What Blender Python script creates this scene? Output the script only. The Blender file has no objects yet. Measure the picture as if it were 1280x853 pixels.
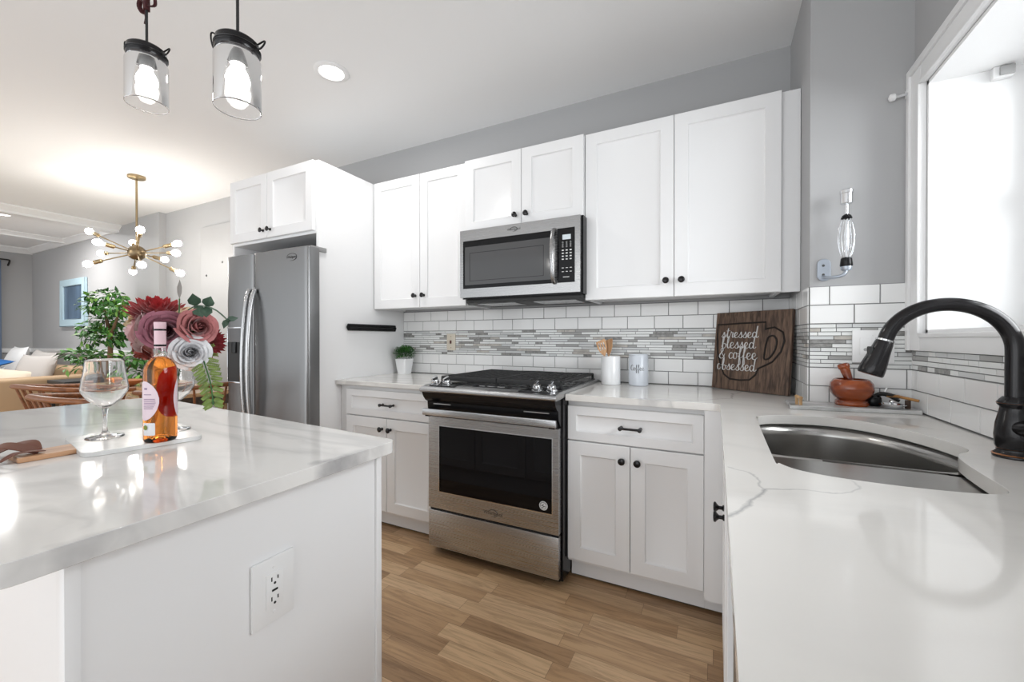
import bpy, bmesh, math, random
from mathutils import Vector, Matrix
random.seed(7)
PI = math.pi
SC = bpy.context.scene
COL = SC.collection

# ------------------------------------------------------------------ camera
F_PX, YAW, ROLL, PITCH, CAM_H = 509.16, 0.4718, 0.0070, -0.0033, 1.1756
cam = bpy.data.cameras.new('camera')
cam.sensor_fit = 'HORIZONTAL'
cam.sensor_width = 36.0
cam.lens = F_PX / 1280.0 * 36.0
cam.clip_start = 0.02
cam.clip_end = 100
camo = bpy.data.objects.new('camera', cam)
COL.objects.link(camo)
_r = Vector((math.cos(YAW), math.sin(YAW), 0))
_f = Vector((-math.sin(YAW), math.cos(YAW), 0))
_u = Vector((0, 0, 1))
f_ = (_f * math.cos(PITCH) + _u * math.sin(PITCH)).normalized()
u_ = (_u * math.cos(PITCH) - _f * math.sin(PITCH)).normalized()
r2 = (_r * math.cos(ROLL) - u_ * math.sin(ROLL) * -1)
u2 = (u_ * math.cos(ROLL) + _r * math.sin(ROLL))
M = Matrix.Identity(4)
for i in range(3):
    M[i][0] = r2[i]; M[i][1] = u2[i]; M[i][2] = -f_[i]
M[2][3] = CAM_H
camo.matrix_world = M
SC.camera = camo

# ------------------------------------------------------------------ world, light, exposure
SC.view_settings.view_transform = 'Standard'
SC.view_settings.look = 'None'
SC.view_settings.exposure = 0.06
SC.view_settings.gamma = 1.0
SC.view_settings.use_curve_mapping = False
world = bpy.data.worlds.new('sky')
SC.world = world
world.use_nodes = True
world.node_tree.nodes['Background'].inputs[0].default_value = (0.93, 0.97, 1.0, 1)
world.node_tree.nodes['Background'].inputs[1].default_value = 1.32


def area(name, loc, target, sx, sy, watts, col=(1, 1, 1)):
    l = bpy.data.lights.new(name, 'AREA')
    l.shape = 'RECTANGLE'; l.size = sx; l.size_y = sy; l.energy = watts; l.color = col
    o = bpy.data.objects.new(name, l); COL.objects.link(o)
    o.location = loc
    d = Vector(target) - Vector(loc)
    o.rotation_euler = d.to_track_quat('-Z', 'Y').to_euler()
    return o


area('window_daylight', (1.55, 1.1, 1.9), (0.6, 1.25, 1.45), 1.6, 1.2, 60, (0.95, 0.98, 1.0))
area('rear_fill', (-1.6, -3.0, 1.0), (-1.2, 2, 0.55), 4.2, 1.8, 34, (0.97, 0.98, 1.0))  # unseen fill light added behind the camera to brighten the lower cabinets
DOWNLIGHT_W = 7.0

# ------------------------------------------------------------------ materials
MATS = {}


def mat(name, col=(0.8, 0.8, 0.8), rough=0.5, metal=0.0, emit=None, estr=0.0, trans=0.0, ior=1.45, coat=0.0, spec=0.5, bump=0.0, bscale=80.0, var=0.0, vscale=(5, 5, 5), sheen=0.0, alpha=1.0):
    if name in MATS:
        return MATS[name]
    m = bpy.data.materials.new(name)
    m.use_nodes = True
    nt = m.node_tree
    b = nt.nodes['Principled BSDF']
    b.inputs['Base Color'].default_value = (*col, 1)
    b.inputs['Roughness'].default_value = rough
    b.inputs['Metallic'].default_value = metal
    b.inputs['IOR'].default_value = ior
    b.inputs['Transmission Weight'].default_value = trans
    b.inputs['Coat Weight'].default_value = coat
    b.inputs['Specular IOR Level'].default_value = spec
    b.inputs['Sheen Weight'].default_value = sheen
    if emit:
        b.inputs['Emission Color'].default_value = (*emit, 1)
        b.inputs['Emission Strength'].default_value = estr
    tc = None
    if var or bump:
        tc = nt.nodes.new('ShaderNodeTexCoord')
    if var:
        mp = nt.nodes.new('ShaderNodeMapping'); mp.inputs['Scale'].default_value = vscale
        nt.links.new(tc.outputs['Object'], mp.inputs[0])
        n = nt.nodes.new('ShaderNodeTexNoise'); n.inputs['Scale'].default_value = 1.0; n.inputs['Detail'].default_value = 5
        nt.links.new(mp.outputs[0], n.inputs['Vector'])
        cr = nt.nodes.new('ShaderNodeValToRGB')
        cr.color_ramp.elements[0].position = 0.3; cr.color_ramp.elements[1].position = 0.7
        lo = tuple(max(0, c * (1 - var)) for c in col); hi = tuple(min(1, c * (1 + var)) for c in col)
        cr.color_ramp.elements[0].color = (*lo, 1); cr.color_ramp.elements[1].color = (*hi, 1)
        nt.links.new(n.outputs['Fac'], cr.inputs[0])
        nt.links.new(cr.outputs[0], b.inputs['Base Color'])
    if bump:
        n2 = nt.nodes.new('ShaderNodeTexNoise'); n2.inputs['Scale'].default_value = bscale; n2.inputs['Detail'].default_value = 3
        nt.links.new(tc.outputs['Object'], n2.inputs['Vector'])
        bp = nt.nodes.new('ShaderNodeBump'); bp.inputs['Strength'].default_value = bump; bp.inputs['Distance'].default_value = 0.002
        nt.links.new(n2.outputs['Fac'], bp.inputs['Height'])
        nt.links.new(bp.outputs[0], b.inputs['Normal'])
    MATS[name] = m
    return m


def mat_steel(name, col=(0.46, 0.463, 0.47), rough=0.25, axis='x', streak=0.1):
    m = mat(name, col, rough, 1.0)
    nt = m.node_tree; b = nt.nodes['Principled BSDF']
    tc = nt.nodes.new('ShaderNodeTexCoord'); mp = nt.nodes.new('ShaderNodeMapping')
    mp.inputs['Scale'].default_value = {'x': (2, 400, 400), 'z': (400, 400, 2)}[axis]
    n = nt.nodes.new('ShaderNodeTexNoise'); n.inputs['Scale'].default_value = 1.0; n.inputs['Detail'].default_value = 2
    nt.links.new(tc.outputs['Object'], mp.inputs[0]); nt.links.new(mp.outputs[0], n.inputs['Vector'])
    mr = nt.nodes.new('ShaderNodeMapRange')
    mr.inputs['To Min'].default_value = rough - streak * 0.5; mr.inputs['To Max'].default_value = rough + streak
    nt.links.new(n.outputs['Fac'], mr.inputs[0]); nt.links.new(mr.outputs[0], b.inputs['Roughness'])
    bp = nt.nodes.new('ShaderNodeBump'); bp.inputs['Strength'].default_value = 0.015; bp.inputs['Distance'].default_value = 0.0005
    nt.links.new(n.outputs['Fac'], bp.inputs['Height']); nt.links.new(bp.outputs[0], b.inputs['Normal'])
    return m


def mat_wood(name, lo, hi, rough=0.45, axis=0, scale=1.0, coat=0.0):
    m = mat(name, hi, rough, coat=coat)
    nt = m.node_tree; b = nt.nodes['Principled BSDF']
    tc = nt.nodes.new('ShaderNodeTexCoord'); mp = nt.nodes.new('ShaderNodeMapping')
    s = [60 * scale] * 3; s[axis] = 4 * scale
    mp.inputs['Scale'].default_value = s
    n = nt.nodes.new('ShaderNodeTexNoise'); n.inputs['Scale'].default_value = 1; n.inputs['Detail'].default_value = 6; n.inputs['Distortion'].default_value = 0.6
    nt.links.new(tc.outputs['Object'], mp.inputs[0]); nt.links.new(mp.outputs[0], n.inputs['Vector'])
    cr = nt.nodes.new('ShaderNodeValToRGB')
    cr.color_ramp.elements[0].position = 0.35; cr.color_ramp.elements[1].position = 0.65
    cr.color_ramp.elements[0].color = (*lo, 1); cr.color_ramp.elements[1].color = (*hi, 1)
    nt.links.new(n.outputs['Fac'], cr.inputs[0]); nt.links.new(cr.outputs[0], b.inputs['Base Color'])
    return m


def mat_thin_glass(name, tint=(1, 1, 1), ior=1.45, haze=0.0):
    m = bpy.data.materials.new(name); m.use_nodes = True
    nt = m.node_tree
    for n in list(nt.nodes):
        if n.type == 'BSDF_PRINCIPLED': nt.nodes.remove(n)
    out = [n for n in nt.nodes if n.type == 'OUTPUT_MATERIAL'][0]
    t = nt.nodes.new('ShaderNodeBsdfTransparent'); t.inputs[0].default_value = (*tint, 1)
    g = nt.nodes.new('ShaderNodeBsdfGlossy'); g.inputs['Roughness'].default_value = 0.03
    fr = nt.nodes.new('ShaderNodeFresnel'); fr.inputs['IOR'].default_value = ior
    mx = nt.nodes.new('ShaderNodeMixShader')
    nt.links.new(fr.outputs[0], mx.inputs[0]); nt.links.new(t.outputs[0], mx.inputs[1]); nt.links.new(g.outputs[0], mx.inputs[2])
    nt.links.new(mx.outputs[0], out.inputs[0])
    MATS[name] = m
    return m


class NB:
    """tiny node builder for maths"""
    def __init__(s, nt): s.nt = nt
    def n(s, t, **k):
        x = s.nt.nodes.new(t)
        for a, v in k.items(): setattr(x, a, v)
        return x
    def m(s, op, a, b=None, c=None):
        x = s.n('ShaderNodeMath', operation=op)
        for i, v in enumerate((a, b, c)):
            if v is None: continue
            if isinstance(v, (int, float)): x.inputs[i].default_value = v
            else: s.nt.links.new(v, x.inputs[i])
        return x.outputs[0]
    def v(s, op, a, b=None, out=0):
        x = s.n('ShaderNodeVectorMath', operation=op)
        for i, v in enumerate((a, b)):
            if v is None: continue
            if isinstance(v, (tuple, list)): x.inputs[i].default_value = v
            else: s.nt.links.new(v, x.inputs[i])
        return x.outputs[out]
    def link(s, a, b): s.nt.links.new(a, b)


def mat_quartz(name, segs, base=(0.86, 0.85, 0.83), seed=0.0, broad=0.10, broad_scale=(1.2, 2.6, 1.2)):
    """white quartz; segs = list of (ax,ay,bx,by,width,strength) veins in metres, plus soft cloudy veining"""
    m = mat(name, base, 0.075)
    nt = m.node_tree; b = nt.nodes['Principled BSDF']; N = NB(nt)
    tc = N.n('ShaderNodeTexCoord'); P = tc.outputs['Object']
    ns = N.n('ShaderNodeTexNoise'); ns.inputs['Scale'].default_value = 9; ns.inputs['Detail'].default_value = 4
    N.link(P, ns.inputs['Vector'])
    wob = N.v('MULTIPLY', N.v('SUBTRACT', ns.outputs['Color'], (0.5, 0.5, 0.5)), (0.09, 0.09, 0.0))
    Q = N.v('ADD', P, wob)
    tot = None
    for (ax, ay, bx, by, w, st) in segs:
        ab = (bx - ax, by - ay, 0.0); L2 = ab[0] ** 2 + ab[1] ** 2
        sx = N.n('ShaderNodeSeparateXYZ'); N.link(Q, sx.inputs[0])
        cx = N.n('ShaderNodeCombineXYZ'); N.link(sx.outputs[0], cx.inputs[0]); N.link(sx.outputs[1], cx.inputs[1])
        ap = N.v('SUBTRACT', cx.outputs[0], (ax, ay, 0))
        h = N.m('MINIMUM', N.m('MAXIMUM', N.m('DIVIDE', N.v('DOT_PRODUCT', ap, ab, 1), L2), 0.0), 1.0)
        c2 = N.n('ShaderNodeCombineXYZ')
        N.link(N.m('MULTIPLY', h, ab[0]), c2.inputs[0]); N.link(N.m('MULTIPLY', h, ab[1]), c2.inputs[1])
        d = N.v('LENGTH', N.v('SUBTRACT', ap, c2.outputs[0]), None, 1)
        f = N.m('MULTIPLY', N.m('MAXIMUM', N.m('SUBTRACT', 1.0, N.m('DIVIDE', d, w)), 0.0), st)
        tot = f if tot is None else N.m('MAXIMUM', tot, f)
    # soft clouds
    mp = N.n('ShaderNodeMapping'); mp.inputs['Scale'].default_value = broad_scale; mp.inputs['Location'].default_value = (seed, seed * 0.7, 0)
    mp.inputs['Rotation'].default_value = (0, 0, 0.5)
    N.link(P, mp.inputs[0])
    n2 = N.n('ShaderNodeTexNoise'); n2.inputs['Scale'].default_value = 1.0; n2.inputs['Detail'].default_value = 5; n2.inputs['Distortion'].default_value = 0.8
    N.link(mp.outputs[0], n2.inputs['Vector'])
    band = N.m('MAXIMUM', N.m('SUBTRACT', 1.0, N.m('MULTIPLY', N.m('ABSOLUTE', N.m('SUBTRACT', n2.outputs['Fac'], 0.5)), 14.0)), 0.0)
    cl = N.m('MULTIPLY', band, broad)
    tot = cl if tot is None else N.m('MAXIMUM', tot, cl)
    mx = N.n('ShaderNodeMix', data_type='RGBA')
    N.link(tot, mx.inputs[0])
    mx.inputs[6].default_value = (*base, 1); mx.inputs[7].default_value = (0.34, 0.335, 0.34, 1)
    N.link(mx.outputs[2], b.inputs['Base Color'])
    return m


def mat_planks(name):
    m = mat(name, (0.4, 0.25, 0.13), 0.33)
    nt = m.node_tree; b = nt.nodes['Principled BSDF']; N = NB(nt)
    tc = N.n('ShaderNodeTexCoord'); sx = N.n('ShaderNodeSeparateXYZ'); N.link(tc.outputs['Object'], sx.inputs[0])
    x, y = sx.outputs[0], sx.outputs[1]
    yr = N.m('DIVIDE', y, 0.0815); row = N.m('FLOOR', yr); fy = N.m('SUBTRACT', yr, row)
    wn = N.n('ShaderNodeTexWhiteNoise', noise_dimensions='1D'); N.link(row, wn.inputs['W'])
    xr = N.m('ADD', N.m('DIVIDE', x, 0.46), N.m('MULTIPLY', wn.outputs['Value'], 7.3)); colm = N.m('FLOOR', xr); fx = N.m('SUBTRACT', xr, colm)
    w2 = N.n('ShaderNodeTexWhiteNoise', noise_dimensions='2D')
    cb = N.n('ShaderNodeCombineXYZ'); N.link(row, cb.inputs[0]); N.link(colm, cb.inputs[1]); N.link(cb.outputs[0], w2.inputs['Vector'])
    # grain
    gx = N.n('ShaderNodeCombineXYZ')
    N.link(N.m('ADD', N.m('MULTIPLY', x, 3.0), N.m('MULTIPLY', w2.outputs['Value'], 50.0)), gx.inputs[0])
    N.link(N.m('MULTIPLY', y, 42.0), gx.inputs[1]); N.link(N.m('MULTIPLY', w2.outputs['Value'], 90.0), gx.inputs[2])
    g = N.n('ShaderNodeTexNoise'); g.inputs['Scale'].default_value = 1; g.inputs['Detail'].default_value = 6; g.inputs['Roughness'].default_value = 0.65; g.inputs['Distortion'].default_value = 1.2
    N.link(gx.outputs[0], g.inputs['Vector'])
    cr = N.n('ShaderNodeValToRGB'); e = cr.color_ramp.elements
    e[0].position = 0.0; e[0].color = (0.31, 0.188, 0.10, 1)
    e[1].position = 1.0; e[1].color = (0.66, 0.465, 0.285, 1)
    mid = e.new(0.5); mid.color = (0.49, 0.315, 0.175, 1)
    N.link(N.m('ADD', N.m('MULTIPLY', w2.outputs['Value'], 0.80), N.m('MULTIPLY', g.outputs['Fac'], 0.26)), cr.inputs[0])
    gr = N.n('ShaderNodeValToRGB'); e = gr.color_ramp.elements
    e[0].position = 0.33; e[0].color = (0.62, 0.58, 0.55, 1); e[1].position = 0.56; e[1].color = (1.05, 1.03, 1.0, 1)
    N.link(g.outputs['Fac'], gr.inputs[0])
    mm = N.n('ShaderNodeMix', data_type='RGBA', blend_type='MULTIPLY'); mm.inputs[0].default_value = 0.85
    N.link(cr.outputs[0], mm.inputs[6]); N.link(gr.outputs[0], mm.inputs[7])
    gap = N.m('MAXIMUM', N.m('LESS_THAN', fy, 0.018), N.m('LESS_THAN', fx, 0.0035))
    mg = N.n('ShaderNodeMix', data_type='RGBA'); N.link(N.m('MULTIPLY', gap, 0.6), mg.inputs[0])
    N.link(mm.outputs[2], mg.inputs[6]); mg.inputs[7].default_value = (0.07, 0.035, 0.016, 1)
    N.link(mg.outputs[2], b.inputs['Base Color'])
    bp = N.n('ShaderNodeBump'); bp.inputs['Strength'].default_value = 0.15; bp.inputs['Distance'].default_value = 0.002
    N.link(N.m('SUBTRACT', g.outputs['Fac'], gap), bp.inputs['Height']); N.link(bp.outputs[0], b.inputs['Normal'])
    return m


WHITE = mat('cabinet_white', (0.83, 0.83, 0.835), 0.32)
TRIMW = mat('trim_white', (0.86, 0.86, 0.86), 0.35)
CEILW = mat('ceiling_white', (0.88, 0.88, 0.88), 0.8)
GREYW = mat('grey_paint', (0.42, 0.42, 0.425), 0.75)
BLACK = mat('black_enamel', (0.009, 0.009, 0.01), 0.2, spec=0.25)
BLACKM = mat('black_matte', (0.02, 0.02, 0.02), 0.5)
IRON = mat('cast_iron', (0.02, 0.02, 0.021), 0.55, bump=0.3, bscale=400)
BRONZE = mat('dark_bronze', (0.014, 0.013, 0.014), 0.2, 0.3)
COPPER = mat('worn_copper_edge', (0.45, 0.2, 0.1), 0.3, 1.0)
STEEL = mat_steel('brushed_steel', axis='x')
STEEL_DIM = mat_steel('brushed_steel_dim_reflection', (0.36, 0.36, 0.362), 0.24, axis='x')  # range steel with a dimmer room reflection put into its colour
STEELV = mat_steel('brushed_steel_vertical', (0.25, 0.25, 0.252), 0.3, axis='z')
SINKS = mat('sink_steel', (0.42, 0.41, 0.395), 0.24, 1.0)
CHROME = mat('chrome', (0.75, 0.76, 0.78), 0.12, 1.0)
DGLASS = mat('black_glass', (0.004, 0.004, 0.005), 0.03, spec=0.28)
MWGLASS = mat('smoked_window', (0.06, 0.06, 0.062), 0.12, coat=0.3)
DISPLAY = mat('display_glow', (0.5, 0.55, 0.58), 0.3, emit=(0.6, 0.68, 0.72), estr=0.25)
PRINTW = mat('white_print', (0.75, 0.75, 0.75), 0.5)
LOGO = mat('logo_grey', (0.1, 0.1, 0.1), 0.3, 0.5)
TILEW = mat('tile_white', (0.84, 0.84, 0.835), 0.1, coat=0.2)
GROUT = mat('grout_grey', (0.17, 0.17, 0.17), 0.9)
MOS = [mat('mosaic_white_glass', (0.78, 0.79, 0.78), 0.12), mat('mosaic_pale_grey', (0.62, 0.63, 0.63), 0.2),
       mat('mosaic_mid_grey', (0.37, 0.367, 0.355), 0.3), mat('mosaic_stone_grey', (0.28, 0.276, 0.265), 0.35, var=0.3, vscale=(60, 60, 60)),
       mat('mosaic_beige_grey', (0.5, 0.47, 0.43), 0.3, var=0.15, vscale=(40, 40, 40))]
PLASTICW = mat('white_plastic', (0.82, 0.82, 0.82), 0.3)
SLOT = mat('dark_slot', (0.02, 0.02, 0.02), 0.6)
CERAMIC = mat('white_ceramic', (0.84, 0.85, 0.86), 0.22, coat=0.2)
WARMBULB = mat('lit_bulb', (1, 1, 1), 0.3, emit=(1.0, 0.965, 0.9), estr=66.0)
HOTBULB = mat('lit_pendant_bulb', (1, 1, 1), 0.3, emit=(1.0, 0.975, 0.93), estr=42.0)
LENS = mat('lit_lens', (1, 1, 1), 0.3, emit=(1.0, 0.97, 0.92), estr=9.0)
BRASS = mat('aged_brass', (0.38, 0.29, 0.17), 0.35, 1.0)
JAR = mat_thin_glass('jar_glass', (0.97, 0.975, 0.98), 1.35)
LIP = mat('frosted_lip', (0.25, 0.25, 0.255), 0.2, trans=0.6)
PANE = mat_thin_glass('window_pane', (1, 1, 1), 1.3)
GLASS = mat('clear_glass', (1, 1, 1), 0.0, trans=1.0, ior=1.45)
WINE = mat('amber_wine_glass', (1.0, 0.33, 0.05), 0.0, trans=1.0, ior=1.36)
SIGNW = mat_wood('walnut_board', (0.05, 0.03, 0.022), (0.17, 0.105, 0.07), 0.6, axis=2, scale=1.6)
SIGND = mat('burnt_outline', (0.012, 0.008, 0.006), 0.7)
SPATW = mat_wood('spatula_wood', (0.5, 0.27, 0.13), (0.66, 0.4, 0.22), 0.5, axis=2)
CHAIRW = mat_wood('chair_wood', (0.16, 0.055, 0.02), (0.3, 0.115, 0.045), 0.35, axis=0, scale=0.6)
TABLEW = mat_wood('table_wood', (0.5, 0.3, 0.15), (0.62, 0.4, 0.22), 0.22, axis=0, scale=0.5, coat=0.4)
HANDLEW = mat_wood('board_handle_wood', (0.4, 0.2, 0.1), (0.55, 0.31, 0.17), 0.45, axis=1)
MORTARW = mat_wood('mortar_wood', (0.11, 0.014, 0.004), (0.34, 0.07, 0.012), 0.2, axis=0, scale=0.35, coat=0.4)
LEATHER = mat('brown_leather_strap', (0.16, 0.062, 0.04), 0.5, bump=0.2, bscale=120)
TAN = mat('tan_leather', (0.52, 0.36, 0.22), 0.5, bump=0.1, bscale=40)
FOL = [mat('leaf_deep', (0.03, 0.11, 0.025), 0.45), mat('leaf_mid', (0.07, 0.23, 0.04), 0.45), mat('leaf_light', (0.2, 0.4, 0.07), 0.45)]
EUCA = mat('eucalyptus_green', (0.045, 0.085, 0.055), 0.5, var=0.3, vscale=(30, 30, 30))
FERNM = mat('fern_green', (0.16, 0.23, 0.05), 0.5, var=0.35, vscale=(60, 60, 60))
BARK = mat('bark', (0.16, 0.09, 0.05), 0.8, bump=0.3, bscale=60)
BLUEF = mat('slate_blue_curtain', (0.13, 0.18, 0.26), 0.8)
LINEN = mat('grey_linen', (0.5, 0.47, 0.45), 0.9, bump=0.2, bscale=90)
CREAM = mat('cream_fleece', (0.72, 0.62, 0.5), 0.95, bump=0.4, bscale=120)
THROW = mat('white_throw', (0.82, 0.82, 0.82), 0.95, bump=0.4, bscale=100)
ROYAL = mat('royal_blue_cloth', (0.02, 0.12, 0.35), 0.8)
MARBLE = mat('marble_slab', (0.72, 0.72, 0.71), 0.2, var=0.22, vscale=(9, 14, 9))
MARBLEG = mat('grey_marble_slab', (0.5, 0.5, 0.495), 0.2, var=0.38, vscale=(7, 16, 9))
FLOORM = mat_planks('oak_planks')
QUARTZ_SINK = mat_quartz('quartz_sink_run', [
    (0.017, 0.68, 0.078, 0.82, 0.0075, 0.8), (0.021, 0.935, 0.054, 0.905, 0.004, 0.5), (0.054, 0.905, 0.078, 0.82, 0.0045, 0.55),
    (0.078, 0.82, 0.13, 0.845, 0.005, 0.65), (0.13, 0.845, 0.189, 0.858, 0.0045, 0.55), (0.189, 0.858, 0.218, 0.925, 0.0045, 0.5), (0.218, 0.925, 0.208, 0.998, 0.004, 0.4),
    (-0.2, 1.80, -0.06, 1.92, 0.008, 0.5), (-0.06, 1.92, 0.05, 2.03, 0.007, 0.55), (0.05, 2.03, 0.07, 2.23, 0.007, 0.6), (0.07, 2.23, 0.16, 2.4, 0.008, 0.5),
    (-0.30, 1.835, -0.18, 1.835, 0.03, 0.7), (0.45, 1.72, 0.56, 1.62, 0.02, 0.3)], seed=3.0, broad=0.09, base=(0.76, 0.74, 0.71))
QUARTZ_LEFT = mat_quartz('quartz_left_run', [(-2.1, 1.84, -1.6, 1.86, 0.02, 0.35)], seed=11.0, broad=0.25, base=(0.74, 0.72, 0.69))
QUARTZ_ISL = mat_quartz('quartz_island', [
    (-0.76, 0.17, -1.02, 0.35, 0.03, 0.22), (-1.02, 0.35, -1.03, 0.49, 0.025, 0.2), (-0.78, 0.24, -0.93, 0.23, 0.02, 0.35), (-0.74, 0.6, -0.74, 0.7, 0.03, 0.9),
    (-1.18, 0.72, -0.79, 0.669, 0.02, 0.22), (-0.73, 0.2, -0.73, 0.28, 0.03, 0.8), (-1.8, 0.42, -1.6, 0.7, 0.03, 0.25)], seed=5.0, broad=0.32, base=(0.77, 0.757, 0.735))


# ------------------------------------------------------------------ mesh helpers
def nbm(): return bmesh.new()


def box(bm, x0, x1, y0, y1, z0, z1, bev=0.0, seg=2, mi=0):
    r = bmesh.ops.create_cube(bm, size=1.0)
    vs = r['verts']
    for v in vs:
        v.co = Vector(((x0 + x1) / 2 + v.co.x * (x1 - x0), (y0 + y1) / 2 + v.co.y * (y1 - y0), (z0 + z1) / 2 + v.co.z * (z1 - z0)))
    fs = set(f for v in vs for f in v.link_faces)
    for f in fs: f.material_index = mi
    if bev:
        es = list(set(e for v in vs for e in v.link_edges))
        r2_ = bmesh.ops.bevel(bm, geom=es, offset=bev, segments=seg, profile=0.6, affect='EDGES')
        for f in r2_['faces']: f.material_index = mi
    return bm


def frame_from(d, up=Vector((0, 0, 1))):
    d = d.normalized()
    if abs(d.dot(up)) > 0.98: up = Vector((1, 0, 0))
    a = d.cross(up).normalized()
    return a, a.cross(d).normalized()


def tube(bm, pts, r, n=8, cap=True, flat=1.0, closed=False, mi=0):
    pts = [Vector(p) for p in pts]
    m = len(pts)
    rings = []
    pa = None
    for i, p in enumerate(pts):
        if closed: d = pts[(i + 1) % m] - pts[i - 1]
        elif i == 0: d = pts[1] - p
        elif i == m - 1: d = p - pts[i - 1]
        else: d = pts[i + 1] - pts[i - 1]
        if d.length < 1e-9: d = Vector((0, 0, 1))
        d.normalize()
        if pa is None: a, b = frame_from(d)
        else:
            a = (pa - d * pa.dot(d))
            a = a.normalized() if a.length > 1e-6 else frame_from(d)[0]
            b = a.cross(d)
        pa = a
        rr = r[i] if isinstance(r, (list, tuple)) else r
        rings.append([bm.verts.new(p + (a * math.cos(2 * PI * k / n) + b * flat * math.sin(2 * PI * k / n)) * rr) for k in range(n)])
    rng = range(m if closed else m - 1)
    for i in rng:
        A, B = rings[i], rings[(i + 1) % m]
        for k in range(n):
            f = bm.faces.new((A[k], A[(k + 1) % n], B[(k + 1) % n], B[k])); f.material_index = mi
    if cap and not closed:
        for R_, rev in ((rings[0], False), (rings[-1], True)):
            f = bm.faces.new(R_ if not rev else list(reversed(R_))); f.material_index = mi
    return bm


def smooth_pts(P, sub=6, closed=False):
    P = [Vector(p) for p in P]
    n = len(P); out = []
    for i in range(n if closed else n - 1):
        if closed: p0, p1, p2, p3 = P[i - 1], P[i], P[(i + 1) % n], P[(i + 2) % n]
        else: p0, p1, p2, p3 = P[max(i - 1, 0)], P[i], P[i + 1], P[min(i + 2, n - 1)]
        for k in range(sub):
            t = k / sub
            out.append(0.5 * ((2 * p1) + (p2 - p0) * t + (2 * p0 - 5 * p1 + 4 * p2 - p3) * t * t + (3 * p1 - p0 - 3 * p2 + p3) * t ** 3))
    if not closed: out.append(P[-1])
    return out


def lathe(bm, prof, n=32, c=(0, 0, 0), axis='z', mi=0):
    """prof: list of (r,h). axis 'z' or '-y' (h goes towards -y)"""
    c = Vector(c); rings = []
    def pos(r, h, t):
        if axis == 'z': return c + Vector((r * math.cos(t), r * math.sin(t), h))
        if axis == '-y': return c + Vector((r * math.cos(t), -h, r * math.sin(t)))
        if axis == '-x': return c + Vector((-h, r * math.cos(t), r * math.sin(t)))
        if axis == '+x': return c + Vector((h, r * math.cos(t), r * math.sin(t)))
    for (r, h) in prof:
        if r < 1e-6: rings.append([bm.verts.new(pos(0, h, 0))])
        else: rings.append([bm.verts.new(pos(r, h, 2 * PI * k / n)) for k in range(n)])
    for i in range(len(rings) - 1):
        A, B = rings[i], rings[i + 1]
        for k in range(n):
            k2 = (k + 1) % n
            if len(A) == 1 and len(B) == 1: continue
            if len(A) == 1: f = bm.faces.new((A[0], B[k2], B[k]))
            elif len(B) == 1: f = bm.faces.new((A[k], A[k2], B[0]))
            else: f = bm.faces.new((A[k], A[k2], B[k2], B[k]))
            f.material_index = mi
    return bm


def poly(bm, outer, holes, z0, z1):
    """flat slab with holes; outline in xy"""
    edges = []
    for lp in [outer] + holes:
        vs = [bm.verts.new((p[0], p[1], z1)) for p in lp]
        for i in range(len(vs)): edges.append(bm.edges.new((vs[i], vs[(i + 1) % len(vs)])))
    r = bmesh.ops.triangle_fill(bm, use_beauty=True, use_dissolve=False, edges=edges)
    fs = [g for g in r['geom'] if isinstance(g, bmesh.types.BMFace)]
    for f in fs:
        if f.normal.z < 0: f.normal_flip()
    e = bmesh.ops.extrude_face_region(bm, geom=fs)
    nv = [g for g in e['geom'] if isinstance(g, bmesh.types.BMVert)]
    for v in nv: v.co.z = z0
    bmesh.ops.recalc_face_normals(bm, faces=bm.faces[:])
    return bm


def prism(bm, pts, axis, a0, a1):
    """extrude 2D outline pts along axis: 'x' pts=(y,z); 'y' pts=(x,z); 'z' pts=(x,y)"""
    def P(p, a):
        return {'x': (a, p[0], p[1]), 'y': (p[0], a, p[1]), 'z': (p[0], p[1], a)}[axis]
    A = [bm.verts.new(P(p, a0)) for p in pts]; B = [bm.verts.new(P(p, a1)) for p in pts]
    n = len(pts)
    fs = [bm.faces.new(A), bm.faces.new(list(reversed(B)))]
    for i in range(n): fs.append(bm.faces.new((A[i], B[i], B[(i + 1) % n], A[(i + 1) % n])))
    bmesh.ops.recalc_face_normals(bm, faces=fs)
    return bm


def rrect(x0, x1, y0, y1, r, n=6):
    out = []
    for cx, cy, a in ((x1 - r, y1 - r, 0), (x0 + r, y1 - r, PI / 2), (x0 + r, y0 + r, PI), (x1 - r, y0 + r, 1.5 * PI)):
        for k in range(n + 1):
            t = a + PI / 2 * k / n
            out.append((cx + r * math.cos(t), cy + r * math.sin(t)))
    return out


def wloc(o):
    v = Vector(o.location)
    while o.parent: o = o.parent; v += Vector(o.location)
    return v


def make(name, bm, mats, parent=None, loc=None, rot=(0, 0, 0), angle=35, bevel=0.0, world=True, subsurf=0):
    """bm built in world coordinates when world=True (object origin is put at loc or at the parent's base)"""
    me = bpy.data.meshes.new(name)
    if not isinstance(mats, (list, tuple)): mats = [mats]
    for m in mats: me.materials.append(m)
    if parent is not None and loc is None: loc = wloc(parent)
    loc = Vector(loc or (0, 0, 0))
    if world:
        for v in bm.verts: v.co -= loc
    bm.normal_update()
    bm.to_mesh(me); bm.free()
    if angle is not None:
        for p in me.polygons: p.use_smooth = True
        me.set_sharp_from_angle(angle=math.radians(angle))
    o = bpy.data.objects.new(name, me); COL.objects.link(o)
    if parent is not None:
        o.parent = parent
        o.location = loc - wloc(parent)
    else: o.location = loc
    o.rotation_euler = rot
    if bevel:
        md = o.modifiers.new('bevel', 'BEVEL'); md.width = bevel; md.segments = 2; md.limit_method = 'ANGLE'; md.angle_limit = math.radians(40)
    if subsurf:
        md = o.modifiers.new('sub', 'SUBSURF'); md.levels = subsurf; md.render_levels = subsurf
    return o


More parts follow.
